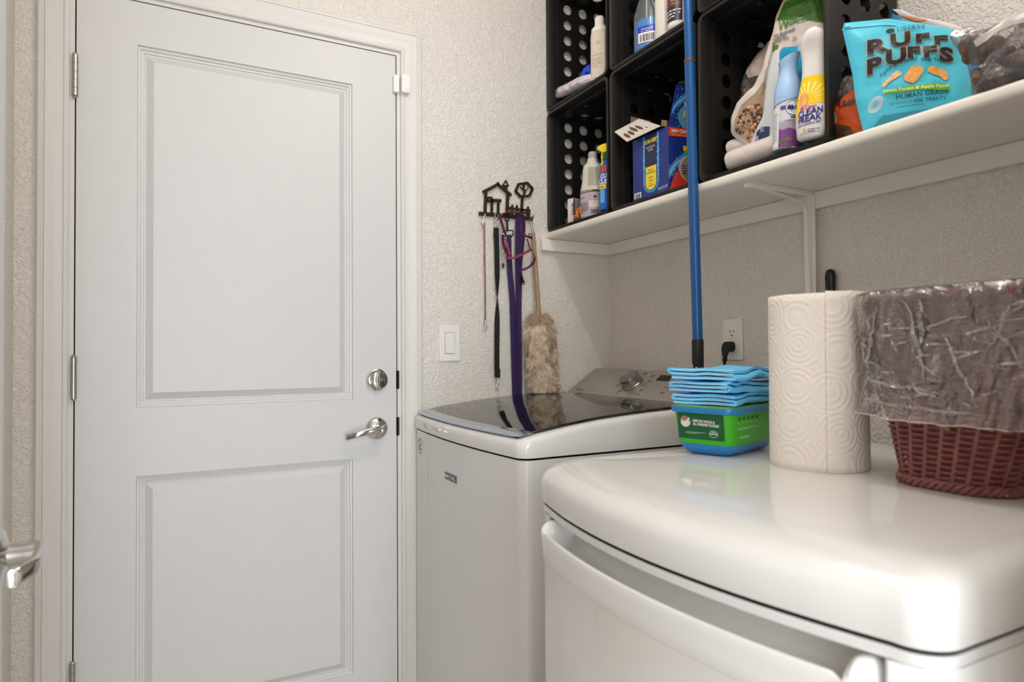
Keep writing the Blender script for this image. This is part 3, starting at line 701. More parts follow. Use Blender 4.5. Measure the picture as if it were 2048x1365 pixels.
labs = {(0, 0): 'lower black crate next to the door wall, holding the spray bottles', (1, 0): 'lower black crate in the middle, holding the torn detergent box', (2, 0): 'lower black crate with dog treat bags and air freshener can',
        (0, 1): 'upper black crate next to the door wall, with the cream bottle', (1, 1): 'upper black crate in the middle, with the blue window cleaner', (2, 1): 'upper black crate above the one with the dog treat bags'}
for (i, j), lb in labs.items():
    loc = (CXF, CY[i], CZ[j])
    if (i, j) == (0, 0): crate0.location = loc; crate0['label'] = lb; ORIGIN[crate0.name] = Vector(loc)
    else: copy_thing(crate0, loc, lb)
FL = [CZ[0]+.0185, CZ[1]+.0185]     # inner floor of the crates

# ------------------------------------------------------------------ containers
class Bottle:
    """prof = [(half width, half depth, height)]; face = horizontal direction the front looks"""
    def __init__(s, c, prof, face, ex=2.0, axis=(0, 0, 1)):
        s.c = Vector(c); s.prof = prof; s.ax = Vector(axis).normalized(); f = Vector(face); s.e2 = (f-s.ax*f.dot(s.ax)).normalized(); s.e1 = s.ax.cross(s.e2)*1.0; s.ex = ex
    def ab(s, z):
        P = s.prof
        if z <= P[0][2]: return P[0][0], P[0][1]
        for (a0, b0, z0), (a1, b1, z1) in zip(P, P[1:]):
            if z <= z1:
                t = (z-z0)/max(1e-6, z1-z0); return a0+(a1-a0)*t, b0+(b1-b0)*t
        return P[-1][0], P[-1][1]
    def pt(s, th, z, d=0):
        a, b = s.ab(z); e = 2/s.ex
        x = math.copysign(abs(math.sin(th))**e, math.sin(th))*(a+d); y = math.copysign(abs(math.cos(th))**e, math.cos(th))*(b+d)
        return s.c + s.e1*x + s.e2*y + s.ax*z
    def mesh(s, z0=None, z1=None, seg=32, d=0, cap=True, extra=0):
        zs = [p[2] for p in s.prof]; z0 = zs[0] if z0 is None else z0; z1 = zs[-1] if z1 is None else z1
        L = [z0]+[z for z in zs if z0 < z < z1]+[z1]
        L2 = []
        for a, b in zip(L, L[1:]):
            n = max(1, int((b-a)/.012)); L2 += [a+(b-a)*k/n for k in range(n)]
        L2.append(z1)
        return MB().loft([[s.pt(2*PI*k/seg, z, d) for k in range(seg)] for z in L2], cap0=cap, cap1=cap)
    def frame(s):
        def w(fr, u, v, d):
            a, b = s.ab(v); th = max(-PI, min(PI, u/max(a, .004))); return s.pt(th, v, d)
        return Frame(s.c, s.e1, s.ax, s.e2, warp=w)
    def patch(s, u0, u1, z0, z1, d=.0004, nu=14, nv=8):
        f = s.frame(); mb = MB()
        vs = [f.p(u0+(u1-u0)*i/nu, z0+(z1-z0)*j/nv, d) for j in range(nv+1) for i in range(nu+1)]
        mb.add(vs, [(j*(nu+1)+i, j*(nu+1)+i+1, (j+1)*(nu+1)+i+1, (j+1)*(nu+1)+i) for j in range(nv) for i in range(nu)])
        return mb
def put(px, py, X, zf=None):
    """point on plane X seen at the pixel, metres per pixel there; z set to the crate floor if given"""
    p = at_x(px, py, X); k = (p-CAM).dot(FW)/FPX
    if zf is not None: p.z = zf
    return p, k
def M(c, r=.35, **k): return mat('print_'+c.strip('#')+str(r), c, r, **k)
FACE = (-.80, -.60, 0)

# ---- upper crate by the door wall: cream bottle, blue bottle, plastic bag
p, k = put(1200, 150, 1.175, FL[1])
t = thing('conditioner_bottle', 'cream bottle with a white flip cap, upper crate by the door wall', 'bottle', p)
b = Bottle(p, [(.026, .017, 0), (.029, .019, .004), (.029, .019, .145), (.027, .018, .160), (.020, .016, .168)], (-.85, -.5, 0), 2.6)
obj('bottle_body', b.mesh(), mat('cream_plastic', '#d9cdbf', .3), t, smooth=50)
c_ = Bottle(p+Vector((0, 0, .160)), [(.027, .0175, 0), (.026, .017, .012), (.019, .014, .018), (.015, .0125, .020), (.015, .0125, .044), (.012, .010, .049)], (-.85, -.5, 0), 2.4)
obj('cap', c_.mesh(), mat('cap_white', '#ece8e2', .3), t, smooth=50)
f = b.frame(); M_gold = M('#a08a5e'); text('lettering', 'G', f, -.004, .118, .009, M_gold, t); text('lettering', 'MOROCCAN', f, -.018, .082, .0045, M_gold, t, skew=.0, squash=.9); lines('small_print', f, -.018, .072, .032, 5, .006, .0016, M_gold, t)
p, k = put(1172, 150, 1.185, FL[1])
t = thing('blue_cap_bottle', 'bright blue bottle with a rounded spout cap behind the cream bottle', 'bottle', p)
mb = MB(); pts = [p+Vector(q) for q in ((.0, .004, .02), (0, .006, .045), (0, .004, .062), (0, -.006, .074), (0, -.022, .076), (0, -.032, .066), (0, -.034, .05))]
mb.tube(pts, [.015, .0155, .0155, .015, .014, .012, .010], 18); obj('spout_cap', mb, M('#1450d8', .22), t, smooth=60)
obj('bottle_body', MB().lathe([(0, 0), (.020, 0), (.022, .003), (.022, .018), (.016, .025), (0, .025)], p, (0, 0, 1), 28), M('#1450d8', .22), t)

# pillow: inflated pouch from an outline on a frame (star-shaped round its centre)
class Pillow:
    def __init__(s, fr, pts, thick, cen=None, crease=.002, seed=0, power=.55, n=72, lean=None, ex=2.4):
        s.exx = ex
        s.fr = fr; s.pts = pts; s.t = thick; s.seed = seed; s.cr = crease; s.pw = power
        s.c = cen or (sum(p[0] for p in pts)/len(pts), sum(p[1] for p in pts)/len(pts)); s.n = n
        s.b = [s.hit(2*PI*i/n) for i in range(n)]; s.lean = lean
    def hit(s, a):
        dx, dy = math.cos(a), math.sin(a); best = 1e9
        for i in range(len(s.pts)):
            (x0, y0), (x1, y1) = s.pts[i], s.pts[(i+1) % len(s.pts)]
            ex, ey = x1-x0, y1-y0; den = dx*ey-dy*ex
            if abs(den) < 1e-12: continue
            t = ((x0-s.c[0])*ey-(y0-s.c[1])*ex)/den; q = ((x0-s.c[0])*dy-(y0-s.c[1])*dx)/den
            if t > 0 and -1e-6 <= q <= 1+1e-6: best = min(best, t)
        return best
    def depth(s, u, v):
        dx, dy = u-s.c[0], v-s.c[1]; r = math.hypot(dx, dy)
        if r < 1e-6: return s.t
        sc = min(1, r/max(1e-6, s.hit(math.atan2(dy, dx))))
        return s.t*(1-sc**s.exx)**s.pw
    def P(s, u, v, d=0, side=1):
        D = s.depth(u, v); q = s.fr.p(u, v, 0)
        cr = s.cr*(noise.noise(q*32+Vector((s.seed, 0, 0)))*1.2+noise.noise(q*75+Vector((0, s.seed, 0)))*.35)*min(1, D/max(1e-5, s.t*.25))
        L = s.lean(v) if s.lean else 0
        return s.fr.p(u, v, L+side*(D*(1 if side > 0 else .6)+cr+d))
    def mesh(s, rings=18):
        n = s.n; mb = MB()
        for side in (1, -1):
            R = []
            for j in range(rings+1):
                sc = 1-(j/rings)*.985 if j else 1.0
                R.append([s.P(s.c[0]+math.cos(2*PI*i/n)*s.b[i]*sc, s.c[1]+math.sin(2*PI*i/n)*s.b[i]*sc, 0, side) for i in range(n)])
            mb.loft(R, cap0=False, cap1=True)
        return mb
    def frame(s):
        return Frame(s.fr.o, s.fr.u, s.fr.v, s.fr.n, warp=lambda f, u, v, d: s.P(u, v, d*1.3+.0012))
    def part(s, pts, d=.0003, nseg=10):
        """a printed patch (convex-ish) following the surface"""
        f = s.frame(); cu = sum(p[0] for p in pts)/len(pts); cv = sum(p[1] for p in pts)/len(pts)
        dense = []
        for i in range(len(pts)):
            (x0, y0), (x1, y1) = pts[i], pts[(i+1) % len(pts)]; m = max(1, int(math.hypot(x1-x0, y1-y0)/.006))
            dense += [(x0+(x1-x0)*q/m, y0+(y1-y0)*q/m) for q in range(m)]
        R = [[f.p(cu+(x-cu)*q/nseg, cv+(y-cv)*q/nseg, d) for x, y in dense] for q in range(nseg, 0, -1)]
        mb = MB(); mb.loft(R, cap0=False, cap1=True); return mb
    
def px_frame_x(X, z0=0):
    return Frame((X, 0, 0), (0, -1, 0), (0, 0, 1), (-1, 0, 0))
def xo(pts, X): # pixel outline to (u=-Y, v=z) on plane X
    r = []
    for px, py in pts: q = at_x(px, py, X); r.append((-q.y, q.z))
    return r
def fix_poly_floor(pts, zf): return [(u, max(v, zf)) for u, v in pts]
M_bag = film('clear_bag_film', '#f2edee', .13, .10, (60, .7), 1.5)
X_ = 1.165; fr_ = px_frame_x(X_)
pw = Pillow(fr_, fix_poly_floor(xo([(1106, 190), (1112, 180), (1135, 168), (1165, 152), (1192, 146), (1206, 150), (1205, 158), (1165, 175), (1130, 192), (1112, 200)], X_), FL[1]+.001), .022, crease=.006, seed=3)
tg = obj('plastic_bag', pw.mesh(), mat('white_poly_bag', '#dcd3dc', .25, bump=(50, .6), var=(30, .1)), None, smooth=35)
tag(tg, 'crumpled white and pink plastic bag on the floor of an upper crate', 'bag')
obj('pink_print', pw.part(xo([(1107, 187), (1117, 181), (1121, 186), (1111, 193)], X_)), M('#b02a4e', .4), tg, smooth=0, recalc=False)

# ---- upper middle crate: window cleaner, white bottle, labelled bottle
p, k = put(1294, 95, 1.185, FL[1])
t = thing('window_cleaner', 'clear bottle half full of blue window cleaner in the upper middle crate', 'bottle', p)
H = .093
b = Bottle(p, [(.033, .022, 0), (.036, .024, .004), (.036, .024, .108), (.034, .023, .120), (.026, .020, .145), (.016, .016, .168), (.013, .013, .180), (.013, .013, .195)], (-.85, -.5, 0), 2.8)
M_clear = film('clear_bottle', '#eef4f6', .12, .05, (5, .05), 1.6)
obj('bottle_body', b.mesh(d=.0008), M_clear, t, smooth=50)
obj('blue_liquid', b.mesh(.002, .098, d=-.0012), mat('blue_liquid', '#1aa4f5', .08, trans=.10, ior=1.33), t, smooth=50)
obj('dip_tube', MB().tube([p+Vector((0, 0, .005)), p+Vector((0, 0, .19))], .002, 8), M_whitepl, t)
f = b.frame()
obj('label', b.patch(-.012, .036, .030, .066, .0012), M('#efeae6', .4), t, smooth=50, recalc=False)
obj('label_top', b.patch(-.013, .037, .058, .076, .0015), M('#173fb4', .35), t, smooth=50, recalc=False)
text('lettering', 'WINDEX', f, .010, .0645, .0055, M_whitepl, t, d=.002, align='CENTER', squash=.9); lines('small_print', f, -.004, .0605, .03, 1, .003, .0015, M_whitepl, t, d=.002)
barcode('barcode', f, -.008, .033, .036, .020, M_ink, t, d=.0018)
hd = MB(); hd.lathe([(0, .19), (.016, .19), (.016, .212), (0, .212)], p, (0, 0, 1), 20); hd.box(p.x-.035, p.x+.02, p.y-.011, p.y+.011, p.z+.212, p.z+.232)
obj('spray_head', hd, M_whitepl, t, bevel=.002)
p, k = put(1326, 80, 1.19, FL[1])
t = thing('white_bottle', 'plain greyish white bottle beside the blue window cleaner', 'bottle', p)
b = Bottle(p, [(.019, .017, 0), (.021, .019, .004), (.021, .019, .175), (.013, .013, .195), (.013, .013, .21)], (-.85, -.5, 0), 2.4)
obj('bottle_body', b.mesh(), M('#d8d2c9', .35), t, smooth=50); obj('cap', MB().lathe([(0, .205), (.015, .205), (.015, .228), (0, .228)], p, seg=24), M_whitepl, t)
p, k = put(1356, 52, 1.165, FL[1])
t = thing('labelled_bottle', 'white bottle with a dark purple and rust wrap label in the upper middle crate', 'bottle', p)
b = Bottle(p, [(.020, .020, 0), (.026, .026, .005), (.027, .027, .010), (.027, .027, .16), (.014, .014, .185), (.014, .014, .20)], (-.85, -.5, 0), 2.0)
obj('bottle_body', b.mesh(), M('#e6e1da', .3), t, smooth=50); obj('cap', MB().lathe([(0, .195), (.017, .195), (.017, .225), (0, .225)], p, seg=24), M_whitepl, t)
obj('label', b.patch(-.030, .020, .018, .13), M('#2c2342', .35), t, smooth=50, recalc=False)
f = b.frame(); obj('rust_panel', b.patch(-.028, .019, .055, .10, .0008), M('#5e3325', .35), t, smooth=50, recalc=False)
lines('label_print', f, -.026, .088, .042, 4, .009, .0045, M('#e9ddd0', .5), t, d=.0014); lines('label_print', f, -.026, .044, .042, 3, .008, .003, M('#e9ddd0', .5), t, d=.0014, seed=4)

# ---- lower crate by the door wall: refill bottle, small carton, orange clip, blue spray bottle
p, k = put(1186, 436, 1.185, FL[0])
t = thing('refill_bottle', 'translucent white jug with a grey lavender label in the lower crate by the door wall', 'bottle', p)
b = Bottle(p, [(.037, .029, 0), (.040, .032, .005), (.040, .032, .084), (.039, .031, .092), (.034, .027, .118), (.032, .026, .155), (.029, .024, .168), (.017, .017, .178), (.016, .016, .190)], (-.82, -.57, 0), 2.3)
obj('bottle_body', b.mesh(), mat('milky_plastic', '#cfcdbf', .3, sub=.1), t, smooth=45)
obj('grip_shade', b.patch(-.004, .026, .098, .158, .0006), mat('milky_shadow', '#aaa793', .35), t, smooth=50, recalc=False)  # flat patch: shade of the grip hollow painted in a darker tone
obj('cap', MB().lathe([(0, .186), (.0145, .186), (.0145, .206), (.012, .212), (0, .212)], p, seg=24), mat('frost_cap', '#a5a6a4', .4), t)
obj('label', b.patch(-.046, .046, .008, .082), M('#b5a9ae', .5), t, smooth=50, recalc=False)
obj('label_band', b.patch(-.046, .046, .078, .085, .0008), M('#3a2a2c', .5), t, smooth=50, recalc=False)
f = b.frame(); lines('label_print', f, -.034, .0805, .07, 1, .002, .002, M_whitepl, t, d=.0014)
text('lettering', 'M', f, .012, .058, .009, M_ink, t, d=.001, bold=.04); text('lettering', 'C', f, .013, .046, .006, M_ink, t, d=.001)
lines('label_print', f, -.036, .062, .024, 2, .004, .0013, M_ink, t, d=.001, seed=3); lines('label_print', f, -.038, .044, .034, 9, .0036, .0014, M_ink, t, d=.001, seed=8)
obj('label_box', b.patch(.000, .030, .030, .050, .0008), M('#e6ddd9', .5), t, smooth=50, recalc=False); lines('label_print', f, .002, .045, .024, 3, .005, .0014, M('#c77a3a'), t, d=.0014, seed=9)
barcode('barcode', f, .004, .010, .026, .012, M_ink, t, d=.0012)
def carton(name, label, c, w, dp, h, uface, m, cat='box'):
    """c: near bottom corner; uface: direction of the left (far) face going right->left"""
    t = thing(name, label, cat, c)
    return t
p, k = put(1147, 444, 1.165, FL[0])
t = thing('soap_carton', 'small white and mauve carton standing by the crate wall with sideways lettering', 'box', p)
u1 = Vector((-.25, .97, 0)).normalized(); u2 = Vector((.97, .25, 0)).normalized()
mb = MB(); q0, q1, q2, q3 = p, p+u1*.026, p+u1*.026+u2*.045, p+u2*.045
mb.loft([[v+Vector((0, 0, z)) for v in (q0, q1, q2, q3)] for z in (0, .082)]); obj('carton', mb, M('#e0d9d6', .5), t, smooth=0, bevel=.0008)
fl_ = Frame(q1, -u1, (0, 0, 1)); fr2_ = Frame(q0, u2, (0, 0, 1))
text('lettering', 'MEYER\'S', Frame(q1+(-u1)*.019, (0, 0, -1), -u1), -.066, .0, .008, M_ink, t, bold=.03)
mb = MB(); mb.poly(fr2_, [(0, 0), (.045, 0), (.045, .080), (0, .080)], 0, .0004); obj('side_print', mb, M('#9c8e93', .5), t, smooth=0)
mb = MB(); mb.poly(fr2_, [(.0, 0), (.006, 0), (.006, .080), (.0, .080)], .0003, .0008); obj('stripe', mb, M('#4a2226', .5), t, smooth=0)
p, k = put(1152, 444, 1.146, FL[0])
t = thing('orange_clip', 'orange plastic clip lying in front of the refill jug', 'clip', p)
mb = MB(); mb.tube([p+Vector(q) for q in ((0, .012, .005), (0, -.004, .005), (0, -.010, .010), (0, -.006, .022), (.002, -.010, .032), (.004, -.020, .034), (.004, -.024, .026), (.002, -.018, .020))], .0042, 10)
mb.tube([p+Vector(q) for q in ((0, .010, .004), (-.004, .0, .012), (-.004, -.016, .006))], .0038, 8)
obj('clip_loop', mb, M('#e0711c', .35), t, smooth=60)
p, k = put(1212, 430, 1.158, FL[0]); p.y = 1.590
t = thing('stain_spray_bottle', 'blue stain remover spray bottle with a yellow trigger in the lower crate', 'spray bottle', p)
b = Bottle(p, [(.026, .018, 0), (.028, .020, .004), (.028, .020, .085), (.026, .019, .105), (.017, .015, .135), (.013, .013, .150), (.012, .012, .160)], (-.82, -.57, 0), 2.3)
obj('bottle_body', b.mesh(), M('#1f62c8', .25), t, smooth=50); f = b.frame()
obj('label_yellow', b.patch(-.029, .0, .062, .076, .0005), M('#e7cf28', .35), t, smooth=50, recalc=False); obj('label_splash', b.patch(-.020, -.004, .020, .060, .0005), M('#5ea7d8', .35), t, smooth=50, recalc=False); obj('label_orange', b.patch(-.02, .0, .112, .132, .0006), M('#c4481e', .35), t, smooth=50, recalc=False)
text('lettering', 'OXI', f, -.020, .094, .013, M_whitepl, t, d=.001, bold=.05, shear=.2); text('lettering', 'CLEAN', f, -.028, .078, .013, M_whitepl, t, d=.001, bold=.05, shear=.2); lines('small_print', f, -.026, .0665, .03, 1, .004, .003, M_navy, t, d=.001)
obj('neck_collar', MB().lathe([(0, .152), (.0165, .152), (.0165, .172), (.012, .176), (0, .176)], p, seg=20), M('#26592f', .35), t)
hp = p+Vector((0, 0, .174)); M_yel = M('#efd716', .28)
sd = Vector((-.35, .93, 0)).normalized(); sn = Vector((-sd.y, sd.x, 0))
def headsec(a, z0, z1, w): return [hp+sd*a+sn*w+Vector((0, 0, z0)), hp+sd*a-sn*w+Vector((0, 0, z0)), hp+sd*a-sn*w+Vector((0, 0, z1)), hp+sd*a+sn*w+Vector((0, 0, z1))]
mb = MB(); mb.loft([headsec(-.03, .006, .020, .007), headsec(-.012, -.002, .026, .010), (headsec(.012, .0, .028, .010)), headsec(.030, .012, .026, .007)]); h_ = obj('spray_head', mb, M_yel, t, bevel=.002)
mb = MB(); mb.tube([hp+sd*.034+Vector((0, 0, .019)), hp+sd*.028+Vector((0, 0, .019))], .0075, 14); obj('nozzle', mb, M_yel, h_)
mb = MB(); mb.tube([hp+sd*.016+Vector((0, 0, .006)), hp+sd*.020+Vector((0, 0, -.008)), hp+sd*.018+Vector((0, 0, -.024)), hp+sd*.024+Vector((0, 0, -.034))], [.006, .005, .0045, .004], 10); obj('trigger', mb, M_yel, h_)

# ---- lower middle crate: big torn detergent box
p = at_x(1338, 384, 1.160); p.z = FL[0]
ul = Vector((.04, -.999, 0)).normalized(); ur = Vector((.985, -.17, 0)).normalized()   # left face going right, right face going right
HB = at_x(1335, 253, 1.160).z-p.z; WL = (at_x(1266, 400, 1.155)-at_x(1337, 384, 1.160)).length*.99; WR = .17
t = thing('detergent_box', 'dark blue stain remover box with torn-open white flaps in the lower middle crate', 'box', p)
A = p; B = p-ul*WL; Cc = B+ur*WR; D_ = p+ur*WR
M_box = mat('box_navy', '#1b2f7c', .4, var=(40, .15)); M_kraft = mat('kraft_board', '#8a6a4e', .8, bump=(90, .4)); M_flap = mat('white_board', '#cdc7c0', .7, bump=(90, .2))
mb = MB(); ins = .004
mb.add([v+Vector((0, 0, z)) for z in (0, HB) for v in (A, B, Cc, D_)], [(0, 1, 5, 4), (1, 2, 6, 5), (2, 3, 7, 6), (3, 0, 4, 7), (0, 3, 2, 1)])
obj('box_wall', mb, M_box, t, smooth=0, solid=.0015)
fL = Frame(B, ul, (0, 0, 1)); fR = Frame(A, ur, (0, 0, 1)); fL.n = Vector((ul.y, -ul.x, 0)); fR.n = Vector((ur.y, -ur.x, 0))
if fL.n.x > 0: fL.n.negate()
if fR.n.y > 0: fR.n.negate()
fL.o += fL.n*.001; fR.o += fR.n*.001
# left face print: glowing track round a yellow and navy panel
def track(w0, w1, v0, v1, uc, sgn=1):
    o_ = [(uc-w0, v1), (uc-w0, v0+w0)]+[(uc-w0*math.cos(a), v0+w0-w0*math.sin(a)) for a in [PI*i/12 for i in range(1, 12)]]+[(uc+w0, v0+w0), (uc+w0, v1)]
    return o_
uc = WL*.53
for w_, c_, d_ in ((.033, '#1f6fc0', .0003), (.0285, '#4fb0e4', .0005), (.0255, '#16357f', .0007)):
    mb = MB(); mb.poly(fL, track(w_, 0, .008+(.033-w_)*.9, HB-.002, uc), .0, d_); obj('track_print', mb, M(c_, .4), t, smooth=0)
mb = MB(); mb.poly(fL, rrect(uc-.021, .080, uc+.021, HB-.004, .001), .0, .0011); obj('navy_panel', mb, M('#1a2342', .4), t, smooth=0)
mb = MB(); mb.poly(fL, track(.021, 0, .017, .082, uc), .0, .0012); obj('yellow_panel', mb, M('#ecd23a', .4), t, smooth=0)
M_ye = M('#f0d33a', .4)
text('lettering', 'SCAN HERE', fL, uc, HB-.026, .0105, M_ye, t, d=.0016, align='CENTER', squash=.62, bold=.04)
text('lettering', 'FOR STAIN TIPS', fL, uc, HB-.040, .0055, M_whitepl, t, d=.0016, align='CENTER', squash=.62); text('lettering', '& MORE!', fL, uc, HB-.048, .0055, M_whitepl, t, d=.0016, align='CENTER', squash=.62)
for i, (s_, h_) in enumerate((('Share your', .006), ('OXICLEAN story', .006), ('@OxiClean', .0045), ('f OxiClean', .0045), ('Or visit us at', .0035), ('oxiclean.com', .005))):
    text('lettering', s_, fL, uc, (.070, .062, .050, .041, .034, .027)[i], h_, M_ink, t, d=.0018, align='CENTER', squash=.6)
mb = MB(); rnd = random.Random(2)
for i in range(150):
    a_ = rnd.random(); side = rnd.choice((-1, 1)); u = uc+side*(.0275+rnd.gauss(0, .002)); v = .036+a_*(HB-.042); r_ = .0004+.0007*rnd.random()
    mb.poly(fL, circ(u, v, r_, 6), .0004, .0010)
obj('bubble_print', mb, M('#bfe3f6', .4), t, smooth=0, kind='stuff')
mb = MB(); mb.poly(fL, rrect(.006, .004, .034, .020, .001), 0, .0008); obj('code_panel', mb, M_whitepl, t, smooth=0); barcode('barcode', fL, .009, .004, .022, .013, M_navy, t, d=.0011)
mb = MB()
for i in range(4):
    a_, b_ = circ(WL-.036+i*.0095, .013+i*.0006, .0038, 10), circ(WL-.036+i*.0095, .013+i*.0006, .0026, 10)
    mb.add([fL.p(*q, .0006) for q in a_+b_], [(j, (j+1) % 10, 10+(j+1) % 10, 10+j) for j in range(10)])
obj('recycling_marks', mb, M_whitepl, t, smooth=0, recalc=False)
# right face print
mb = MB(); mb.poly(fR, [(0, HB-.026), (WR, HB-.026), (WR, HB-.002), (0, HB-.002)], 0, .0006); obj('red_band', mb, M('#d03a24', .4), t, smooth=0)
text('lettering', 'NEW CONCENTRATED', fR, .008, HB-.0155, .0085, M_whitepl, t, d=.001, squash=.75, bold=.05); text('lettering', 'Same Number of Loads', fR, .010, HB-.0235, .0045, M('#f2a03a', .4), t, d=.001, squash=.8, bold=.04)
def swoosh(fr, pts_lo, pts_hi, d): mb = MB(); mb.poly(fr, pts_lo+pts_hi[::-1], 0, d); return mb
obj('swoosh_print', swoosh(fR, [(0, .030), (.02, .060), (.05, .085), (.1, .105)], [(0, .060), (.02, .085), (.05, .108), (.1, .120)], .0004), M('#3f86bd', .4), t, smooth=0)
obj('swoosh_print', swoosh(fR, [(0, .040), (.02, .068), (.05, .090), (.1, .108)], [(0, .050), (.02, .076), (.05, .098), (.1, .114)], .0007), M('#7db6da', .4), t, smooth=0)
mb = MB(); mb.poly(fR, [(.0, .0), (.12, .0), (.12, .018), (.062, .022), (.040, .040), (.024, .055), (.012, .030)], 0, .0009); obj('red_tape_body', mb, M('#e2402f', .35), t, smooth=0)
mb = MB(); mb.poly(fR, circ(.070, .062, .040, 32, .036), 0, .0013); obj('disc_rim', mb, M('#cfc3a4', .4), t, smooth=0)
mb = MB(); mb.poly(fR, circ(.070, .062, .037, 32, .033), 0, .0017); obj('disc_face', mb, M('#9a8880', .4), t, smooth=0); lines('disc_print', fR, .04, .068, .04, 4, .007, .003, M_ink, t, d=.002)
mb = MB(); mb.poly(fR, [(.048, .098), (.075, .098), (.075, .120), (.048, .120)], 0, .0012); obj('green_corner', mb, M('#3db53a', .4), t, smooth=0); mb = MB(); mb.poly(fR, [(.044, .110), (.08, .112), (.08, .125), (.044, .123)], 0, .0014); obj('yellow_corner', mb, M('#ecc629', .4), t, smooth=0)
mb = MB()
for i in range(120):
    u = rnd.random()*.09; v = .02+u*.9+rnd.gauss(.02, .014); r_ = .0004+.0008*rnd.random()
    if v < HB-.03: mb.poly(fR, circ(u, v, r_, 6), .0004, .0010)
obj('bubble_print', mb, M('#bfe3f6', .4), t, smooth=0, kind='stuff')
# lid of the box standing up behind the right face, and torn flaps
T0, T1 = A+Vector((0, 0, HB)), D_+Vector((0, 0, HB)); up_ = Vector((.09, .03, .995)).normalized()
HL = .118
mb = MB(); mb.loft([[v for v in (T0, T0+up_*HL+ur*.020, T1+up_*HL, T1)], [v-fR.n*.0025 for v in (T0, T0+up_*HL+ur*.020, T1+up_*HL, T1)]]); ld = obj('lid_panel', mb, M_box, t, smooth=0)
fT = Frame(T0+fR.n*.0004, ur, up_); fT.n = fR.n.copy()
obj('swoosh_print', swoosh(fT, [(.008, .030), (.02, .050), (.05, .075), (.1, .09)], [(.010, .055), (.024, .078), (.05, .1), (.1, .112)], .0005), M('#2f78b4', .4), ld, smooth=0); obj('swoosh_print', swoosh(fT, [(.009, .036), (.02, .058), (.05, .083), (.1, .098)], [(.010, .046), (.022, .068), (.05, .092), (.1, .106)], .0009), M('#69abd3', .4), ld, smooth=0)
mb = MB(); mb.poly(fT, circ(.058, .030, .030, 24, .034), 0, .0007); obj('splash_print', mb, M('#4c93a8', .4), ld, smooth=0)
text('lettering', 'OXI', fT, .042, .055, .026, M_whitepl, ld, d=.0012, bold=.06, shear=.2); text('lettering', 'CLEAN', fT, .040, .028, .022, M('#e6b81e', .4), ld, d=.0014, bold=.06, shear=.2)
mb = MB()
for i in range(110):
    u = .012+rnd.random()*.07; v = rnd.random()*.11; 
    if u > .005+v*.18: mb.poly(fT, circ(u, v, .0004+.0008*rnd.random(), 6), .0004, .0012)
obj('bubble_print', mb, M('#bfe3f6', .4), ld, smooth=0, kind='stuff')
# white flap folded outwards over the left face
W0, W1 = B+Vector((0, 0, HB)), A+Vector((0, 0, HB))
out = fL.n
F_ = [W1+Vector((0, 0, .002))+ul*(-.012), W0+Vector((0, 0, .006))+ul*.012+out*(-.0), at_x(1230, 263, 1.100), at_x(1257, 284, 1.100), at_x(1276, 276, 1.125)]
F_ = [at_x(1322, 252, 1.150), at_x(1278, 238, 1.175), at_x(1229, 264, 1.128), at_x(1254, 284, 1.128)]
n_ = (F_[1]-F_[0]).cross(F_[3]-F_[0]).normalized()*.0022
def bl0(a, b_): return (F_[0]*(1-a)+F_[3]*a)*(1-b_)+(F_[1]*(1-a)+F_[2]*a)*b_
mb = MB(); mb.add([bl0(i/8, j/8) for i in range(9) for j in range(9)], [(i*9+j, i*9+j+1, i*9+j+10, i*9+j+9) for i in range(8) for j in range(8)]); fl = obj('torn_flap', mb, M_flap, t, smooth=0, solid=.0016)
up2 = -n_.normalized() if (-n_).dot(CAM-F_[0]) > 0 else n_.normalized(); base = F_[0] if (-n_).dot(CAM-F_[0]) > 0 else F_[0]+n_
def bil(a, b_): 
    P0_, P1_, P2_, P3_ = F_; q = (P0_*(1-a)+P3_*a)*(1-b_)+(P1_*(1-a)+P2_*a)*b_
    return q+up2*.0013
mb = MB()
for (a, b0, b1, h_) in ((.24, .22, .34, .02), (.36, .25, .72, .055), (.52, .28, .80, .065), (.68, .18, .62, .06), (.84, .12, .60, .055)):
    pts = []
    for i in range(9): t_ = i/8; pts.append(bil(a-h_*math.sin(t_*PI)**.6, b0+(b1-b0)*t_))
    for i in range(8, -1, -1): t_ = i/8; pts.append(bil(a+h_*math.sin(t_*PI)**.8, b0+(b1-b0)*t_))
    mb.add(pts, [tuple(range(len(pts)))])
obj('torn_patch', mb, mat('torn_brown', '#5e4634', .8), fl, smooth=0, recalc=False)
mb = MB(); q_ = [at_x(1261, 233, 1.185), at_x(1300, 242, 1.175), at_x(1303, 252, 1.175), at_x(1261, 252, 1.185)]; mb.loft([q_, [v+Vector((.002, 0, 0)) for v in q_]]); obj('kraft_flap', mb, M_kraft, t, smooth=0)
mb = MB(); q_ = [at_x(1323, 240, 1.165), at_x(1334, 241, 1.165), at_x(1333, 254, 1.165), at_x(1322, 252, 1.165)]; mb.loft([q_, [v+Vector((.002, 0, 0)) for v in q_]]); obj('kraft_flap', mb, M_kraft, t, smooth=0)
#SECTION_TREATS
# ------------------------------------------------------------------ lower crate nearest the camera
def floorz(): return FL[0]
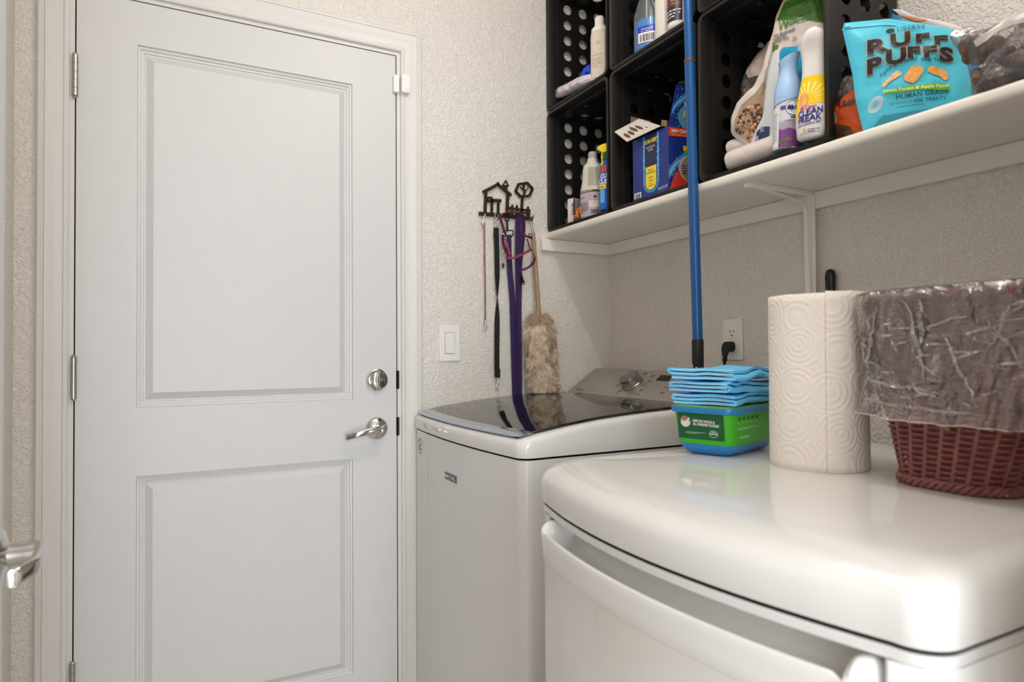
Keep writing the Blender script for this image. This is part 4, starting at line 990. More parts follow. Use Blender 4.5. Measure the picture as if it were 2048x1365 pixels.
# rolls of white produce bags
for nm, pxa, pya, pxb, R_, X_, lb in (('a', 1461, 327, 1, .0235, 1.165, 'white roll of plastic bags lying at the front of the near crate, lower of two'), ('b', 1461, 290, 1, .0190, 1.186, 'white roll of plastic bags lying on top, the upper of two in the near crate')):
    e = at_x(pxa, pya, X_); e.z = floorz()+R_ if nm == 'a' else floorz()+.047+R_*.75
    t = thing('bag_roll', lb, 'bag roll', (e.x, e.y-.05, e.z-R_), 'rolls of white plastic bags')
    ax = Vector((.10, -1, .05)).normalized(); rings = []; L_ = .13 if nm == 'a' else .10
    a_ = ax.orthogonal().normalized(); b_ = ax.cross(a_)
    rnd = random.Random(4)
    for i in range(13):
        t_ = i/12; rr = R_*(1 if 0 < i < 12 else .93)
        rings.append([e+ax*(t_*L_)+(a_*math.cos(q)+b_*math.sin(q))*rr*(1+.04*noise.noise(Vector((math.cos(q)*2, math.sin(q)*2, t_*6)))) for q in [2*PI*k/28 for k in range(28)]])
    obj('roll', MB().loft(rings), mat('milky_film_roll', '#d9cfc8', .3, bump=(60, .6), var=(60, .06), sub=.1), t, smooth=50)
    mb = MB(); pts = []
    for i in range(120):
        q = i*.26; rr = R_*.93*(1-i/125); pts.append(e-ax*.0012+(a_*math.cos(q)+b_*math.sin(q))*rr)
    mb.tube(pts, .0011, 5); obj('coil_edge', mb, mat('milky_film_edge', '#b5a294', .4), t)

# clear treat bag leaning behind, with pink chews
def lumps(name, par, inside, n, r, cols, seed, floor=None):
    """irregular chunks as one 'stuff' part"""
    rnd = random.Random(seed); mb = MB()
    for i in range(n):
        c = inside(rnd); R_ = r*(.6+.8*rnd.random()); mb.cur = rnd.randrange(len(cols))
        ax = Vector((rnd.gauss(0, 1), rnd.gauss(0, 1), rnd.gauss(0, 1))).normalized(); bx = ax.orthogonal().normalized(); cx = ax.cross(bx); L_ = R_*(1+1.6*rnd.random())
        rings = []
        for h, s_ in ((-1, .45), (-.6, .95), (.1, 1.0), (.7, .85), (1, .4)): rings.append([c+ax*(h*L_*.6)+(bx*math.cos(q)+cx*math.sin(q))*R_*s_*(.8+.4*rnd.random()) for q in [2*PI*k/7 for k in range(7)]])
        mb.loft(rings)
    return obj(name, mb, cols, par, smooth=30, kind='stuff')
X_ = 1.255; fr_ = px_frame_x(X_)
pts = xo([(1453, 203), (1470, 197), (1478, 175), (1494, 140), (1520, 100), (1556, 65), (1575, 100), (1550, 190), (1520, 215), (1480, 213)], X_)
pts = [(max(-1.160, u), v) for u, v in pts]
pw = Pillow(fr_, pts, .020, crease=.006, seed=11)
tg = obj('treat_bag', pw.mesh(), M_bag, None, smooth=40)
tag(tg, 'clear bag of pink chews leaning at the back left of the near crate', 'bag')
tri = xo([(1470, 200), (1488, 168), (1515, 160), (1530, 190), (1505, 208)], X_)
def in_poly(P, X0, dx):
    cu = sum(q[0] for q in P)/len(P); cv = sum(q[1] for q in P)/len(P)
    def f(rnd):
        i = rnd.randrange(len(P)); a, b = P[i], P[(i+1) % len(P)]; t_ = rnd.random(); s_ = math.sqrt(rnd.random())*.86
        u = cu+(a[0]+(b[0]-a[0])*t_-cu)*s_; v = cv+(a[1]+(b[1]-a[1])*t_-cv)*s_
        return Vector((X0-rnd.random()*dx, -u, v))
    return f
M_pink = M('#c08a78', .5); M_tan = M('#a3714c', .6); M_brn = M('#54382a', .6); M_lt = M('#c99a72', .6)
lumps('chews', tg, in_poly(tri, X_, .008), 34, .0055, [M_pink, M_tan], 5)
obj('pale_print', pw.part(xo([(1500, 140), (1523, 108), (1556, 74), (1560, 110), (1540, 150), (1510, 160)], X_)), mat('pale_pink_film', '#b9a49a', .3, var=(60, .12)), tg, smooth=30, recalc=False)

# big dog chew pouch, turned a little towards the room
U3 = Vector((.34, -.94, 0)).normalized(); N3 = Vector((U3.y, -U3.x, 0)); N3 = N3 if N3.x < 0 else -N3
f3 = Frame((1.222, .95, 0), U3, (0, 0, 1), N3)
def uv3(px, py, d=0):
    r_ = ray(px, py); o = f3.o+f3.n*d; q = CAM+r_*((o-CAM).dot(f3.n)/r_.dot(f3.n)); return (q-f3.o).dot(f3.u), q.z
def o3(P, d=0): return [uv3(*q, d) for q in P]
pts = o3([(1462, 268), (1461, 238), (1476, 205), (1505, 180), (1524, 140), (1537, 90), (1548, 62), (1553, 30), (1567, 0), (1600, -30), (1640, -34), (1652, 60), (1640, 180), (1600, 282), (1560, 296), (1497, 300)])
pts = [(min(.088, u), max(FL[0]+.001, min(v, 1.925))) for u, v in pts]
cen = uv3(1565, 140)
pw = Pillow(f3, pts, .016, cen=cen, crease=.0035, seed=21, n=110, ex=4.5, power=.5)
tp = obj('dog_chew_pouch', pw.mesh(26), mat('pouch_cream', '#cfc4ba', .32, bump=(30, .3)), None, smooth=40)
tag(tp, 'tall cream and green dog chew pouch with a clear window, in the near crate', 'pouch')
D3 = .016
obj('green_top', pw.part(o3([(1552, 40), (1567, 4), (1600, -28), (1640, -32), (1650, 42), (1600, 38)], D3), .0006, nseg=14), mat('pouch_green', '#3f7a22', .25, var=(20, .25)), tp, smooth=30, recalc=False)
obj('clear_window', pw.part(o3([(1467, 262), (1467, 240), (1483, 210), (1510, 188), (1526, 165), (1536, 175), (1530, 215), (1512, 255), (1500, 285)], D3), .0012), mat('window_haze', '#9b8674', .12, var=(40, .25), bump=(40, .6)), tp, smooth=30, recalc=False)
wi = o3([(1472, 262), (1474, 238), (1492, 216), (1518, 205), (1530, 225), (1514, 262), (1500, 280)], D3)
def in3(rnd):
    cu = sum(q[0] for q in wi)/len(wi); cv = sum(q[1] for q in wi)/len(wi); i = rnd.randrange(len(wi)); a, b = wi[i], wi[(i+1) % len(wi)]; t_ = rnd.random(); s_ = math.sqrt(rnd.random())*.95
    u = cu+(a[0]+(b[0]-a[0])*t_-cu)*s_; v = cv+(a[1]+(b[1]-a[1])*t_-cv)*s_
    return f3.p(u, v, pw.depth(u, v)+.001-.002*rnd.random())
lumps('chews', tp, in3, 150, .0040, [M_tan, M_brn, M_lt, M_brn], 6)
pw_big = pw
f = Frame(f3.o, f3.u, f3.v, f3.n, warp=lambda f_, u, v, d: pw_big.P(u, v, d+.0022))
M_gr = M('#3c7a1e', .4)
u, v = uv3(1556, 64, D3); text('lettering', 'W', f, u, v, .0245, M_gr, tp, d=.001, squash=.62, shear=.15, bold=.02, skew=.05); text('lettering', 'HIMZEES', f, u+.0185, v+.004, .0165, M_gr, tp, d=.001, squash=.55, shear=.25, bold=.02, skew=.05)
u, v = uv3(1567, 67, D3); text('lettering', 'BY WELLNESS', f, u, v-.001, .0042, M('#4b2a4a', .4), tp, d=.001, squash=.7, skew=.05)
for i, s_ in enumerate(('YOU BRUSH DAILY', 'YOUR DOG', 'SHOULD TOO!')):
    u, v = uv3(1548-i*1.5, 77+i*6.6, D3); text('lettering', s_, f, u, v, .0058, M_ink, tp, d=.001, squash=.66, skew=.04, bold=.03)
for i in range(2): u, v = uv3(1586, 79+i*6, D3); text('lettering', ('ALL', 'FUN')[i], f, u, v, .0056, M_ink, tp, d=.001, squash=.6, skew=.04)
mb = MB()
for i in range(26):
    u, v = uv3(1546-i*.75-2.5*(i > 12), 88+i*4.1, D3); mb.add([f.p(u-.002, v, .0012), f.p(u+.005, v+.0006, .0012), f.p(u+.005, v+.0022, .0012), f.p(u-.002, v+.0016, .0012)], [(0, 1, 2, 3)])
obj('side_print', mb, M('#4d5b3c', .5), tp, smooth=0, recalc=False)
obj('green_mark', pw.part(o3([(1546, 91), (1558, 90), (1552, 101), (1544, 103)], D3), .0008), M_gr, tp, smooth=0, recalc=False)
def uv(px, py, X): q = at_x(px, py, X); return -q.y, q.z
# second pouch in front: white with a blue corner panel, and a teal one behind the can
X_ = 1.171; fr_ = px_frame_x(X_)
pts = xo([(1499, 296), (1505, 270), (1524, 240), (1532, 180), (1538, 130), (1547, 100), (1560, 100), (1556, 200), (1545, 296), (1530, 301)], X_)
pw = Pillow(fr_, pts, .005, cen=xo([(1536, 220)], X_)[0], crease=.0015, seed=9)
tp = obj('white_treat_pouch', pw.mesh(), mat('pouch_white', '#c5c9cb', .3, bump=(30, .3)), None, smooth=40)
tag(tp, 'slim white treat pouch with a navy size panel, squeezed beside the air freshener can', 'pouch')
obj('navy_panel', pw.part(xo([(1512, 290), (1517, 265), (1528, 254), (1543, 254), (1541, 290)], X_)), M('#27355e', .4), tp, smooth=30, recalc=False)
f = pw.frame(); u, v = uv(1524, 266, X_); text('lettering', 'XS', f, u, v, .010, M_whitepl, tp, d=.0012, squash=.7); u, v = uv(1514, 283, X_); text('lettering', '48', f, u, v, .0095, M_whitepl, tp, d=.0012, squash=.7)
X_ = 1.194; fr_ = px_frame_x(X_)
pts = xo([(1543, 314), (1545, 130), (1549, 110), (1556, 96), (1595, 92), (1612, 110), (1606, 314)], X_)
pw = Pillow(fr_, fix_poly_floor(pts, FL[0]+.001), .005, crease=.002, seed=2)
tp = obj('teal_packet', pw.mesh(), M('#1593b8', .3), None, smooth=40)
tag(tp, 'teal packet standing behind the blue air freshener can', 'packet')
# air freshener can
X_ = 1.153
p, k = put(1572, 316, X_, FL[0]); tilt = Vector((.0, -.055, 1)).normalized()
t = thing('air_freshener', 'light blue air freshener spray with a lavender field picture, front of the near crate', 'air freshener', p)
b = Bottle(p, [(.026, .026, 0), (.027, .027, .003), (.0272, .0272, .108), (.0265, .0265, .122)], (-.80, -.60, 0), 2.0, axis=tilt)
obj('can_body', b.mesh(), mat('can_white', '#d4d6de', .22, metal=.2), t, smooth=50)
c2 = Bottle(p, [(.0272, .0272, .108), (.0268, .0268, .122), (.0235, .0230, .140), (.0185, .0190, .156), (.0155, .0175, .170), (.0150, .0190, .180), (.0165, .0225, .190)], (-.80, -.60, 0), 2.0, axis=tilt)
rings = []
zs = [.106, .114, .122, .131, .140, .148, .156, .163, .170, .176, .182, .188, .194]
M_fb = mat('pale_blue_cap', '#9fc0e4', .3)
for i, z in enumerate(zs):
    ring = []
    for q in range(32):
        th = 2*PI*q/32; ptt = c2.pt(th, min(z, .190), .0006)
        lift = max(0, (z-.165)/.03); ptt = ptt + tilt*(z-min(z, .19)) + Vector((0, .010, 0))*lift*0 + tilt*(.010*lift*(-math.sin(th)*-1)) + c2.e1*(.004*lift*math.copysign(1, math.sin(th))*abs(math.sin(th)))
        ring.append(ptt)
    rings.append(ring)
obj('spray_cap', MB().loft(rings), M_fb, t, smooth=60)
f = b.frame(); N_ = 20
def band(z0f, z1f, m, nm, d=.0005, u0=-.036, u1=.036):
    mb = MB(); vs = []
    for i in range(N_+1):
        u = u0+(u1-u0)*i/N_; vs += [f.p(u, z0f(u), d), f.p(u, z1f(u), d)]
    mb.add(vs, [(2*i, 2*i+2, 2*i+3, 2*i+1) for i in range(N_)]); return obj(nm, mb, m, t, smooth=40, recalc=False)
band(lambda u: .088+.25*u+.010, lambda u: .116, M_fb, 'blue_wrap')
band(lambda u: .0985+.25*u, lambda u: .0998+.25*u, M('#4f6f96', .4), 'seam_line', .0008)
band(lambda u: .0, lambda u: .056, mat('lilac_sky', '#aa9fb0', .35, var=(50, .15)), 'picture', .0003, -.014, .036)
band(lambda u: .004, lambda u: .040+.0015*math.sin(u*260), mat('lavender_purple', '#7a3f86', .4, var=(300, .45)), 'lavender', .0005, -.014, .036)
band(lambda u: .001, lambda u: .020+.003*math.sin(u*200+1), mat('stem_green', '#68713f', .4, var=(250, .5)), 'stems', .0007, -.014, .012)
band(lambda u: .08, lambda u: .088, M('#4a4fa0', .35), 'violet_stripe', .0006, -.012, .036)
band(lambda u: .004, lambda u: .085, M('#dfe3e8', .35), 'info_strip', .0004, -.033, -.015)
mb = MB(); mb.poly(f, circ(.013, .083, .0145, 28), .0005, .0012); obj('logo_disc', mb, M('#dfe3e8', .3), t, smooth=0); mb = MB(); a_, b_ = circ(.013, .083, .0150, 28), circ(.013, .083, .0143, 28)
mb.add([f.p(*q, .0015) for q in a_+b_], [(i, (i+1) % 28, 28+(i+1) % 28, 28+i) for i in range(28)]); obj('logo_ring', mb, M_navy, t, smooth=0, recalc=False)
text('lettering', 'febreze', f, .001, .079, .0095, M_ink, t, d=.0018, shear=.2, bold=.02, squash=.75)
text('lettering', 'AIR', f, .008, .061, .005, M_ink, t, d=.001, bold=.03); lines('small_print', f, -.002, .0565, .03, 1, .003, .0014, M_ink, t, d=.001)
lines('info_print', f, -.031, .072, .013, 14, .0045, .0012, M('#5b6a78', .5), t, d=.0008, seed=7); mb = MB(); mb.poly(f, circ(-.024, .079, .005, 14), .0005, .0012); obj('flower_mark', mb, M('#e6d7a8', .4), t, smooth=0)

# cleaning mist bottle, half hidden by the crate rim
X_ = 1.140
p, k = put(1622, 302, X_, FL[0]); p.y = .872
t = thing('cleaning_mist_bottle', 'white spray bottle with a yellow sunburst label beside the air freshener', 'spray bottle', p)
ti = Vector((.01, -.03, 1)).normalized()
b = Bottle(p, [(.026, .019, 0), (.030, .022, .004), (.033, .023, .030), (.033, .023, .060), (.029, .021, .088), (.0245, .019, .110), (.0225, .018, .135), (.0235, .018, .160), (.026, .020, .178), (.028, .026, .190), (.026, .030, .202), (.020, .030, .212), (.010, .026, .217)], (-.87, -.5, 0), 2.2, axis=ti)
obj('bottle_body', b.mesh(), mat('gloss_white', '#dcd8d6', .18), t, smooth=55); f = b.frame()
def sheet(u0f, u1f, z0, z1, m, nm, d=.0005, n=14, nn=12, par=t):
    mb = MB(); vs = []
    for j in range(n+1):
        z = z0+(z1-z0)*j/n
        for i in range(nn+1): vs.append(f.p(u0f(z)+(u1f(z)-u0f(z))*i/nn, z+(.006*math.sin(i/nn*PI) if j == n else 0), d))
    mb.add(vs, [(j*(nn+1)+i, j*(nn+1)+i+1, (j+1)*(nn+1)+i+1, (j+1)*(nn+1)+i) for j in range(n) for i in range(nn)]); return obj(nm, mb, m, par, smooth=40, recalc=False)
M_sun = M('#f0cc10', .25)
sheet(lambda z: -.036, lambda z: .034, .066, .118, M_sun, 'sunburst')
sheet(lambda z: -.037, lambda z: -.037+.013*min(1, (z-.030)/.03+.1), .030, .066, M_sun, 'sunburst', .0004)
mb = MB()
for i in range(9):
    a_ = math.radians(18+i*17); c_, s_ = math.cos(a_), math.sin(a_); o_ = (-.008, .074)
    for r0, r1 in ((.012, .024), (.024, .038)):
        P_ = [(o_[0]+r0*c_-s_*.0008*r0/.02, o_[1]+r0*s_+c_*.0008*r0/.02), (o_[0]+r0*c_+s_*.0008*r0/.02, o_[1]+r0*s_-c_*.0008*r0/.02), (o_[0]+r1*c_+s_*.0012*r1/.02, o_[1]+r1*s_-c_*.0012*r1/.02), (o_[0]+r1*c_-s_*.0012*r1/.02, o_[1]+r1*s_+c_*.0012*r1/.02)]
        if max(q[1] for q in P_) < .117 and max(abs(q[0]) for q in P_) < .033: mb.add([f.p(*q, .0010) for q in P_], [(0, 1, 2, 3)])
obj('ray_print', mb, M('#f8e98a', .25), t, smooth=0, recalc=False)
mb = MB(); mb.poly(f, circ(-.015, .077, .010, 24, .014), .0003, .0011); obj('round_print', mb, M('#e59a66', .35), t, smooth=0)   # plain disc where the mascot is printed
text('lettering', 'Mr.Clean', f, -.022, .0555, .0065, M('#c9332c', .35), t, d=.001, bold=.04, squash=.85, skew=.1)
text('lettering', 'CLEAN', f, -.027, .0420, .0115, M('#2b2a86', .35), t, d=.001, bold=.05, squash=.90, skew=.12); text('lettering', 'FREAK', f, -.027, .0290, .0115, M('#2b2a86', .35), t, d=.001, bold=.05, squash=.90, skew=.12)
text('lettering', 'DEEP CLEANING MIST', f, -.028, .0220, .0042, M('#2b2a86', .35), t, d=.001, bold=.03, squash=.75, skew=.12)
lines('small_print', f, -.006, .015, .02, 2, .004, .0014, M_navy, t, d=.001); mb = MB(); mb.poly(f, circ(-.012, .0155, .0034, 12), .0005, .001); obj('lemon_mark', mb, M('#d9b13a', .4), t, smooth=0)
text('lettering', '16 FL OZ (1 PT) 473 mL', f, -.022, .006, .0032, M_navy, t, d=.001, squash=.75, skew=.1)

# ------------------------------------------------------------------ bags standing straight on the shelf
SH = SZ1
# orange pouch with an open clear neck
X_ = 1.175; fr_ = px_frame_x(X_)
pts = fix_poly_floor(xo([(1667, 282), (1665, 245), (1670, 215), (1688, 200), (1700, 185), (1735, 170), (1745, 282)], X_), SH+.001)
pw = Pillow(fr_, pts, .022, crease=.004, seed=31)
tp = obj('orange_treat_pouch', pw.mesh(), mat('pouch_orange', '#b9491c', .28, bump=(30, .3)), None, smooth=40)
tag(tp, 'orange treat pouch with brown animal print, left of the turquoise pouch', 'pouch')
f = pw.frame(); u, v = uv(1686, 222, X_); text('lettering', 'PUMPKIN', f, u, v, .014, M('#2c1710', .4), tp, d=.001, squash=.8, skew=-.15, bold=.02)
obj('tan_print', pw.part([(a, b_) for a, b_ in circ(*uv(1681, 240, X_), .0105, 18, .0125)]), M('#a58a6c', .4), tp, smooth=30, recalc=False)
obj('clear_window', pw.part(xo([(1672, 276), (1672, 262), (1690, 252), (1712, 256), (1716, 272), (1700, 276)], X_)), mat('brown_window', '#4e3524', .15, var=(60, .4)), tp, smooth=30, recalc=False)
pts = xo([(1668, 205), (1668, 190), (1680, 170), (1692, 152), (1720, 150), (1720, 190), (1690, 200)], X_+.01)
pw2 = Pillow(px_frame_x(X_+.01), pts, .012, crease=.006, seed=32)
obj('clear_neck', pw2.mesh(10), M_bag, tp, smooth=40)

# turquoise pouch, turned towards the door
U_ = Vector((.665, -.747, 0)).normalized()
O_ = at_x(1727, 266, 1.139); O_.z = SH+.0015
V_ = Vector((.02, .02, 1)).normalized(); N_2 = Vector((-U_.y*-1, 0, 0))
nrm = Vector((U_.y, -U_.x, 0)); nrm = nrm if nrm.dot(CAM-O_) > 0 else -nrm
ft = Frame(O_, U_, V_, nrm)
def uvt(px, py, fr=None, d=0):
    g = fr or ft; r_ = ray(px, py); o = g.o+g.n*d; q = CAM+r_*((o-CAM).dot(g.n)/r_.dot(g.n)); return (q-g.o).dot(g.u), (q-g.o).dot(g.v)
P_ = [uvt(*q) for q in ((1684, 47), (1688, 43), (1780, 34), (1900, 52), (1918, 66), (1932, 110), (1942, 160))]
P_ = [(u, v) for u, v in P_]
w_ = P_[-1][0]
outl = [(0, 0), (-.012, .06)] + [uvt(1706, 150), P_[0], P_[1], P_[2], P_[3], P_[4], P_[5], P_[6], (w_+.004, .03), (w_, 0)]
outl = [(u, max(0, v)) for u, v in outl]
pw = Pillow(ft, outl, .020, cen=uvt(1815, 165), crease=.0035, seed=41, n=96)
tp = obj('turquoise_treat_pouch', pw.mesh(24), mat('pouch_turquoise', '#4cc2dc', .30, bump=(22, .25)), None, smooth=40)
tag(tp, 'turquoise dog treat pouch with big black lettering standing on the shelf edge', 'pouch')
f = pw.frame(); M_blk = M('#1d1a1c', .3); M_dteal = M('#0e4f66', .35)
def big(s_, px, py, px2, py2, h, squash, m=M_blk, nm='lettering', bold=.06, outline=True, **kw):
    u, v = uvt(px, py, d=.018); u2, v2 = uvt(px2, py2, d=.018); sk = (v2-v)/(u2-u)
    if outline: text('lettering_edge', s_, f, u, v, h, M('#b9a58f', .35), tp, d=.0008, squash=squash, skew=sk, bold=bold+.045, spacing=1.08, **kw)
    return text(nm, s_, f, u, v, h, m, tp, d=.0016, squash=squash, skew=sk, bold=bold, spacing=1.08, **kw)
arc = lambda a: (lambda x, y: (x, y))
H1 = .0300
for ch, x0, y0, x1, y1, h_, sq in (('R', 1734, 107, 1773, 99, .0280, 1.32), ('U', 1781, 92, 1819, 86, .0272, 1.26), ('F', 1832, 81, 1862, 78, .0165, 2.0), ('F', 1868, 86, 1900, 84, .0165, 2.05),
        ('P', 1734, 147, 1766, 139, .0290, 1.12), ('U', 1771, 130, 1808, 123, .0290, 1.20), ('F', 1814, 115, 1841, 112, .0225, 1.42), ('F', 1846, 113, 1873, 112, .0225, 1.45), ('S', 1880, 118, 1915, 120, .0250, 1.38)):
    big(ch, x0, y0, x1, y1, h_*.90, sq*1.06, bold=.07)
u, v = uvt(1783, 55, d=.018); mb = MB(); mb.poly(f, circ(u, v, .0070, 18, .0038), .0004, .0010); obj('emblem', mb, M_blk, tp, smooth=0)
big('LIBERTY', 1796, 58, 1845, 52, .0098, .85, M_dteal, bold=.0, outline=False)
for i, (s_, px, py, sk_) in enumerate((('L', 1760, 153, .5), ('i', 1765, 149, .5), ('g', 1768, 147, .5), ('h', 1773, 143, .5), ('t', 1779, 139, .5), ('&', 1786, 134, .3), ('Crunchy', 1795, 128, .16), ('Dog', 1842, 122, .0), ('Treats', 1867, 122, -.10))):
    u, v = uvt(px, py, d=.018); text('lettering', s_, f, u, v, .0062, M_dteal, tp, d=.001, squash=1.05, skew=sk_, bold=.02)
M_puff = mat('puff_orange', '#e9a75a', .4, var=(120, .2)); M_puff2 = mat('puff_pale', '#eabf8c', .4, var=(120, .15))
def px_patch(pxs, m, nm, d=.0006, ns=4):
    return obj(nm, pw.part([uvt(*q, d=.018) for q in pxs], d, ns), m, tp, smooth=30, recalc=False)
px_patch([(1763, 172), (1766, 166), (1779, 155), (1786, 146), (1793, 141), (1802, 144), (1802, 150), (1790, 157), (1778, 165), (1768, 175)], M_puff2, 'treat_picture')
px_patch([(1808, 160), (1808, 153), (1822, 134), (1829, 130), (1842, 132), (1848, 137), (1846, 143), (1834, 160), (1826, 166), (1814, 164)], M_puff, 'treat_picture')
px_patch([(1855, 141), (1858, 133), (1866, 130), (1882, 134), (1894, 139), (1898, 148), (1896, 157), (1889, 158), (1882, 150), (1868, 147)], M_puff, 'treat_picture')
px_patch([(1765, 190), (1775, 182), (1800, 175), (1850, 168), (1890, 165), (1900, 170), (1901, 180), (1885, 178), (1830, 181), (1785, 187)], M('#6db52c', .35), 'green_ribbon')
M_ltg = M('#eef6c0', .4)
big('Sweet Potato & Apple Flavor', 1766, 186, 1898, 172, .0058, .98, M_ltg, bold=.02, outline=False)
big('HUMAN GRADE', 1791, 199, 1876, 189, .0082, .92, M_dteal, bold=.03, outline=False)
big('/', 1819, 208, 1824, 207, .0062, .9, M_dteal, bold=.0, outline=False); big('100 TREATS', 1827, 206, 1885, 199, .0062, 1.0, M_dteal, bold=.02, outline=False)
big('NET WT 4 OZ (113.5G)', 1779, 211, 1815, 206, .0045, .62, M_dteal, bold=.0, outline=False)
u, v = uvt(1792, 215, d=.018); lines('small_print', Frame(f.o, f.u, f.v, f.n, warp=f.warp), u, v, .075, 1, .003, .0010, M_dteal, tp, d=.001)
u, v = uvt(1751, 209, d=.016)
mb = MB()
for r_ in (.0145, .0125, .0105, .0085, .0055):
    a_ = [(u+r_*.78*math.cos(q)+.004*(r_/.0145)*math.sin(q), v+r_*1.0*math.sin(q)) for q in [2*PI*i/24 for i in range(24)]]; b_ = [(u+(x-u)*(1-.0011/r_*.8), v+(y-v)*(1-.0011/r_*.8)) for x, y in a_]
    mb.add([f.p(*q, .0010) for q in a_+b_], [(i, (i+1) % 24, 24+(i+1) % 24, 24+i) for i in range(24)])
px_patch([(1748, 252), (1768, 229), (1815, 223), (1872, 214), (1880, 216), (1830, 232)], M('#2793ae', .35), 'gusset_shade', .0003)  # shading of the bottom fold, painted as a darker teal patch
px_seal = obj('seal_print', mb, M('#e9ded8', .35), tp, smooth=0, recalc=False)
px_patch([(1688, 50), (1688, 46), (1780, 37), (1795, 40), (1795, 43), (1780, 41)], M('#6fd0e4', .3), 'sealed_edge', .0004)
# pouch lying behind it, its white and navy corner sticking up
X_ = 1.30; fr_ = px_frame_x(X_)
pts = fix_poly_floor(xo([(1783, 22), (1787, 16), (1810, 19), (1835, 32), (1880, 42), (1925, 58), (1960, 90), (1958, 215), (1800, 235), (1780, 80)], X_), SH+.001)
pw2 = Pillow(fr_, pts, .02, crease=.005, seed=51, power=.5)
tb = obj('blue_food_pouch', pw2.mesh(), mat('pouch_blue', '#3f86b8', .3, bump=(30, .3)), None, smooth=40)
tag(tb, 'blue pouch behind the turquoise one, its white corner folded up', 'pouch')
X2 = 1.255
pp_ = Pillow(px_frame_x(X2), xo([(1782, 24), (1786, 17), (1806, 19), (1832, 33), (1900, 45), (1935, 60), (1930, 72), (1880, 60), (1835, 48), (1800, 34)], X2), .004, seed=4, crease=.002)
wc = obj('folded_corner', pp_.mesh(8), M('#c9c3c0', .35), tb, smooth=40)
obj('navy_tip', pp_.part(xo([(1783, 25), (1786, 20), (1793, 24), (1800, 30), (1795, 31)], X2)), M('#182748', .4), wc, smooth=0, recalc=False); obj('orange_stripe', pp_.part(xo([(1802, 31), (1835, 36), (1860, 41), (1835, 44), (1812, 37)], X2)), M('#d98c5c', .4), wc, smooth=0, recalc=False)
# zip bags with dark treats
X_ = 1.150; fr_ = px_frame_x(X_)
pts = fix_poly_floor(xo([(1944, 200), (1942, 178), (1952, 150), (1975, 118), (2010, 85), (2060, 50), (2110, 40), (2110, 170)], X_), SH+.001)
zb = Pillow(fr_, pts, .032, crease=.008, seed=61, cen=xo([(2030, 150)], X_)[0])
tz = obj('zip_bag', zb.mesh(), M_bag, None, smooth=40)
tag(tz, 'clear zip bag of dark jerky at the right end of the visible shelf', 'bag')
lumps('jerky', tz, in_poly(xo([(1952, 192), (1955, 165), (1975, 135), (2010, 105), (2100, 70), (2100, 160)], X_), X_+.012, .022), 240, .0085, [M('#3b271d', .5), M('#2c1d17', .5), M('#4a3222', .5), M('#6a4630', .5)], 8)
pts = xo([(1905, 80), (1903, 72), (1912, 58), (1935, 56), (1975, 60), (2060, 20), (2110, 10), (2110, 60), (2000, 105), (1960, 132), (1948, 131), (1925, 110), (1912, 95)], 1.165)
zb = Pillow(px_frame_x(1.165), pts, .022, crease=.008, seed=71, cen=xo([(1965, 88)], 1.165)[0])
tz = obj('zip_bag', zb.mesh(), M_bag, None, smooth=40)
tag(tz, 'smaller clear zip bag with a pink seal, lying on the turquoise pouch shoulder', 'bag')
obj('pink_seal', zb.part(xo([(1906, 76), (1912, 61), (1935, 58), (1972, 62), (1950, 74), (1925, 78)], 1.165)), film('pink_film', '#e58fa0', .75, .15, (60, .5)), tz, smooth=30, recalc=False)
obj('white_zip', zb.part(xo([(1965, 90), (1995, 68), (2050, 26), (2105, 14), (2105, 30), (2050, 45), (1990, 88), (1968, 100)], 1.165)), mat('white_zip_strip', '#cfc8c6', .3), tz, smooth=30, recalc=False)
lumps('jerky', tz, in_poly(xo([(1920, 92), (1945, 82), (1990, 84), (1985, 105), (1952, 122)], 1.165), 1.178, .012), 40, .010, [M('#6a4a3e', .5), M('#543a30', .5)], 9)
#SECTION_HANG
# ------------------------------------------------------------------ key rack and what hangs from it
YK = YD-.007
fk = Frame((0, YK, 0), (1, 0, 0), (0, 0, 1), (0, -1, 0))
def kp(cx, cy): # crop pixel -> wall coordinates
    q = at_y(950+cx/5.25, 340+cy/5.25, YK); return (q.x, q.z)
KS = .00037  # metres per crop pixel
def stroke(mb, pts, w, d0=0, d1=.0035, taper=None):
    P = [kp(*q) for q in pts]; L_ = []; R_ = []
    for i, (x, y) in enumerate(P):
        a = P[max(0, i-1)]; b = P[min(len(P)-1, i+1)]; dx, dy = b[0]-a[0], b[1]-a[1]; l = math.hypot(dx, dy); nx, ny = -dy/l, dx/l; ww = w*KS/2
        L_.append((x+nx*ww, y+ny*ww)); R_.append((x-nx*ww, y-ny*ww))
    mb.poly(fk, L_+R_[::-1], d0, d1)
base = kp(320, 520)
rk = thing('key_rack', 'bronze wall key rack shaped as a house, fence and tree', 'key rack', (base[0], YD, base[1]))
mb = MB(); stroke(mb, [(38, 460), (200, 474), (400, 494), (605, 516)], 34); obj('base_bar', mb, M_bronze, rk, bevel=.0008)
mb = MB()
stroke(mb, [(78, 236), (160, 196), (242, 150)], 27, 0, .005); stroke(mb, [(228, 148), (300, 208), (378, 270)], 27, 0, .005); stroke(mb, [(112, 225), (104, 455)], 28); stroke(mb, [(342, 245), (334, 480)], 30)
stroke(mb, [(238, 130), (238, 165)], 20, 0, .004)
obj('house', mb, M_bronze, rk, bevel=.0007)
mb = MB(); stroke(mb, [(318, 165), (318, 215)], 34); stroke(mb, [(284, 168), (352, 172)], 11); stroke(mb, [(288, 170), (320, 112)], 11); stroke(mb, [(350, 172), (320, 112)], 11); obj('chimney', mb, M_bronze, rk, bevel=.0005)
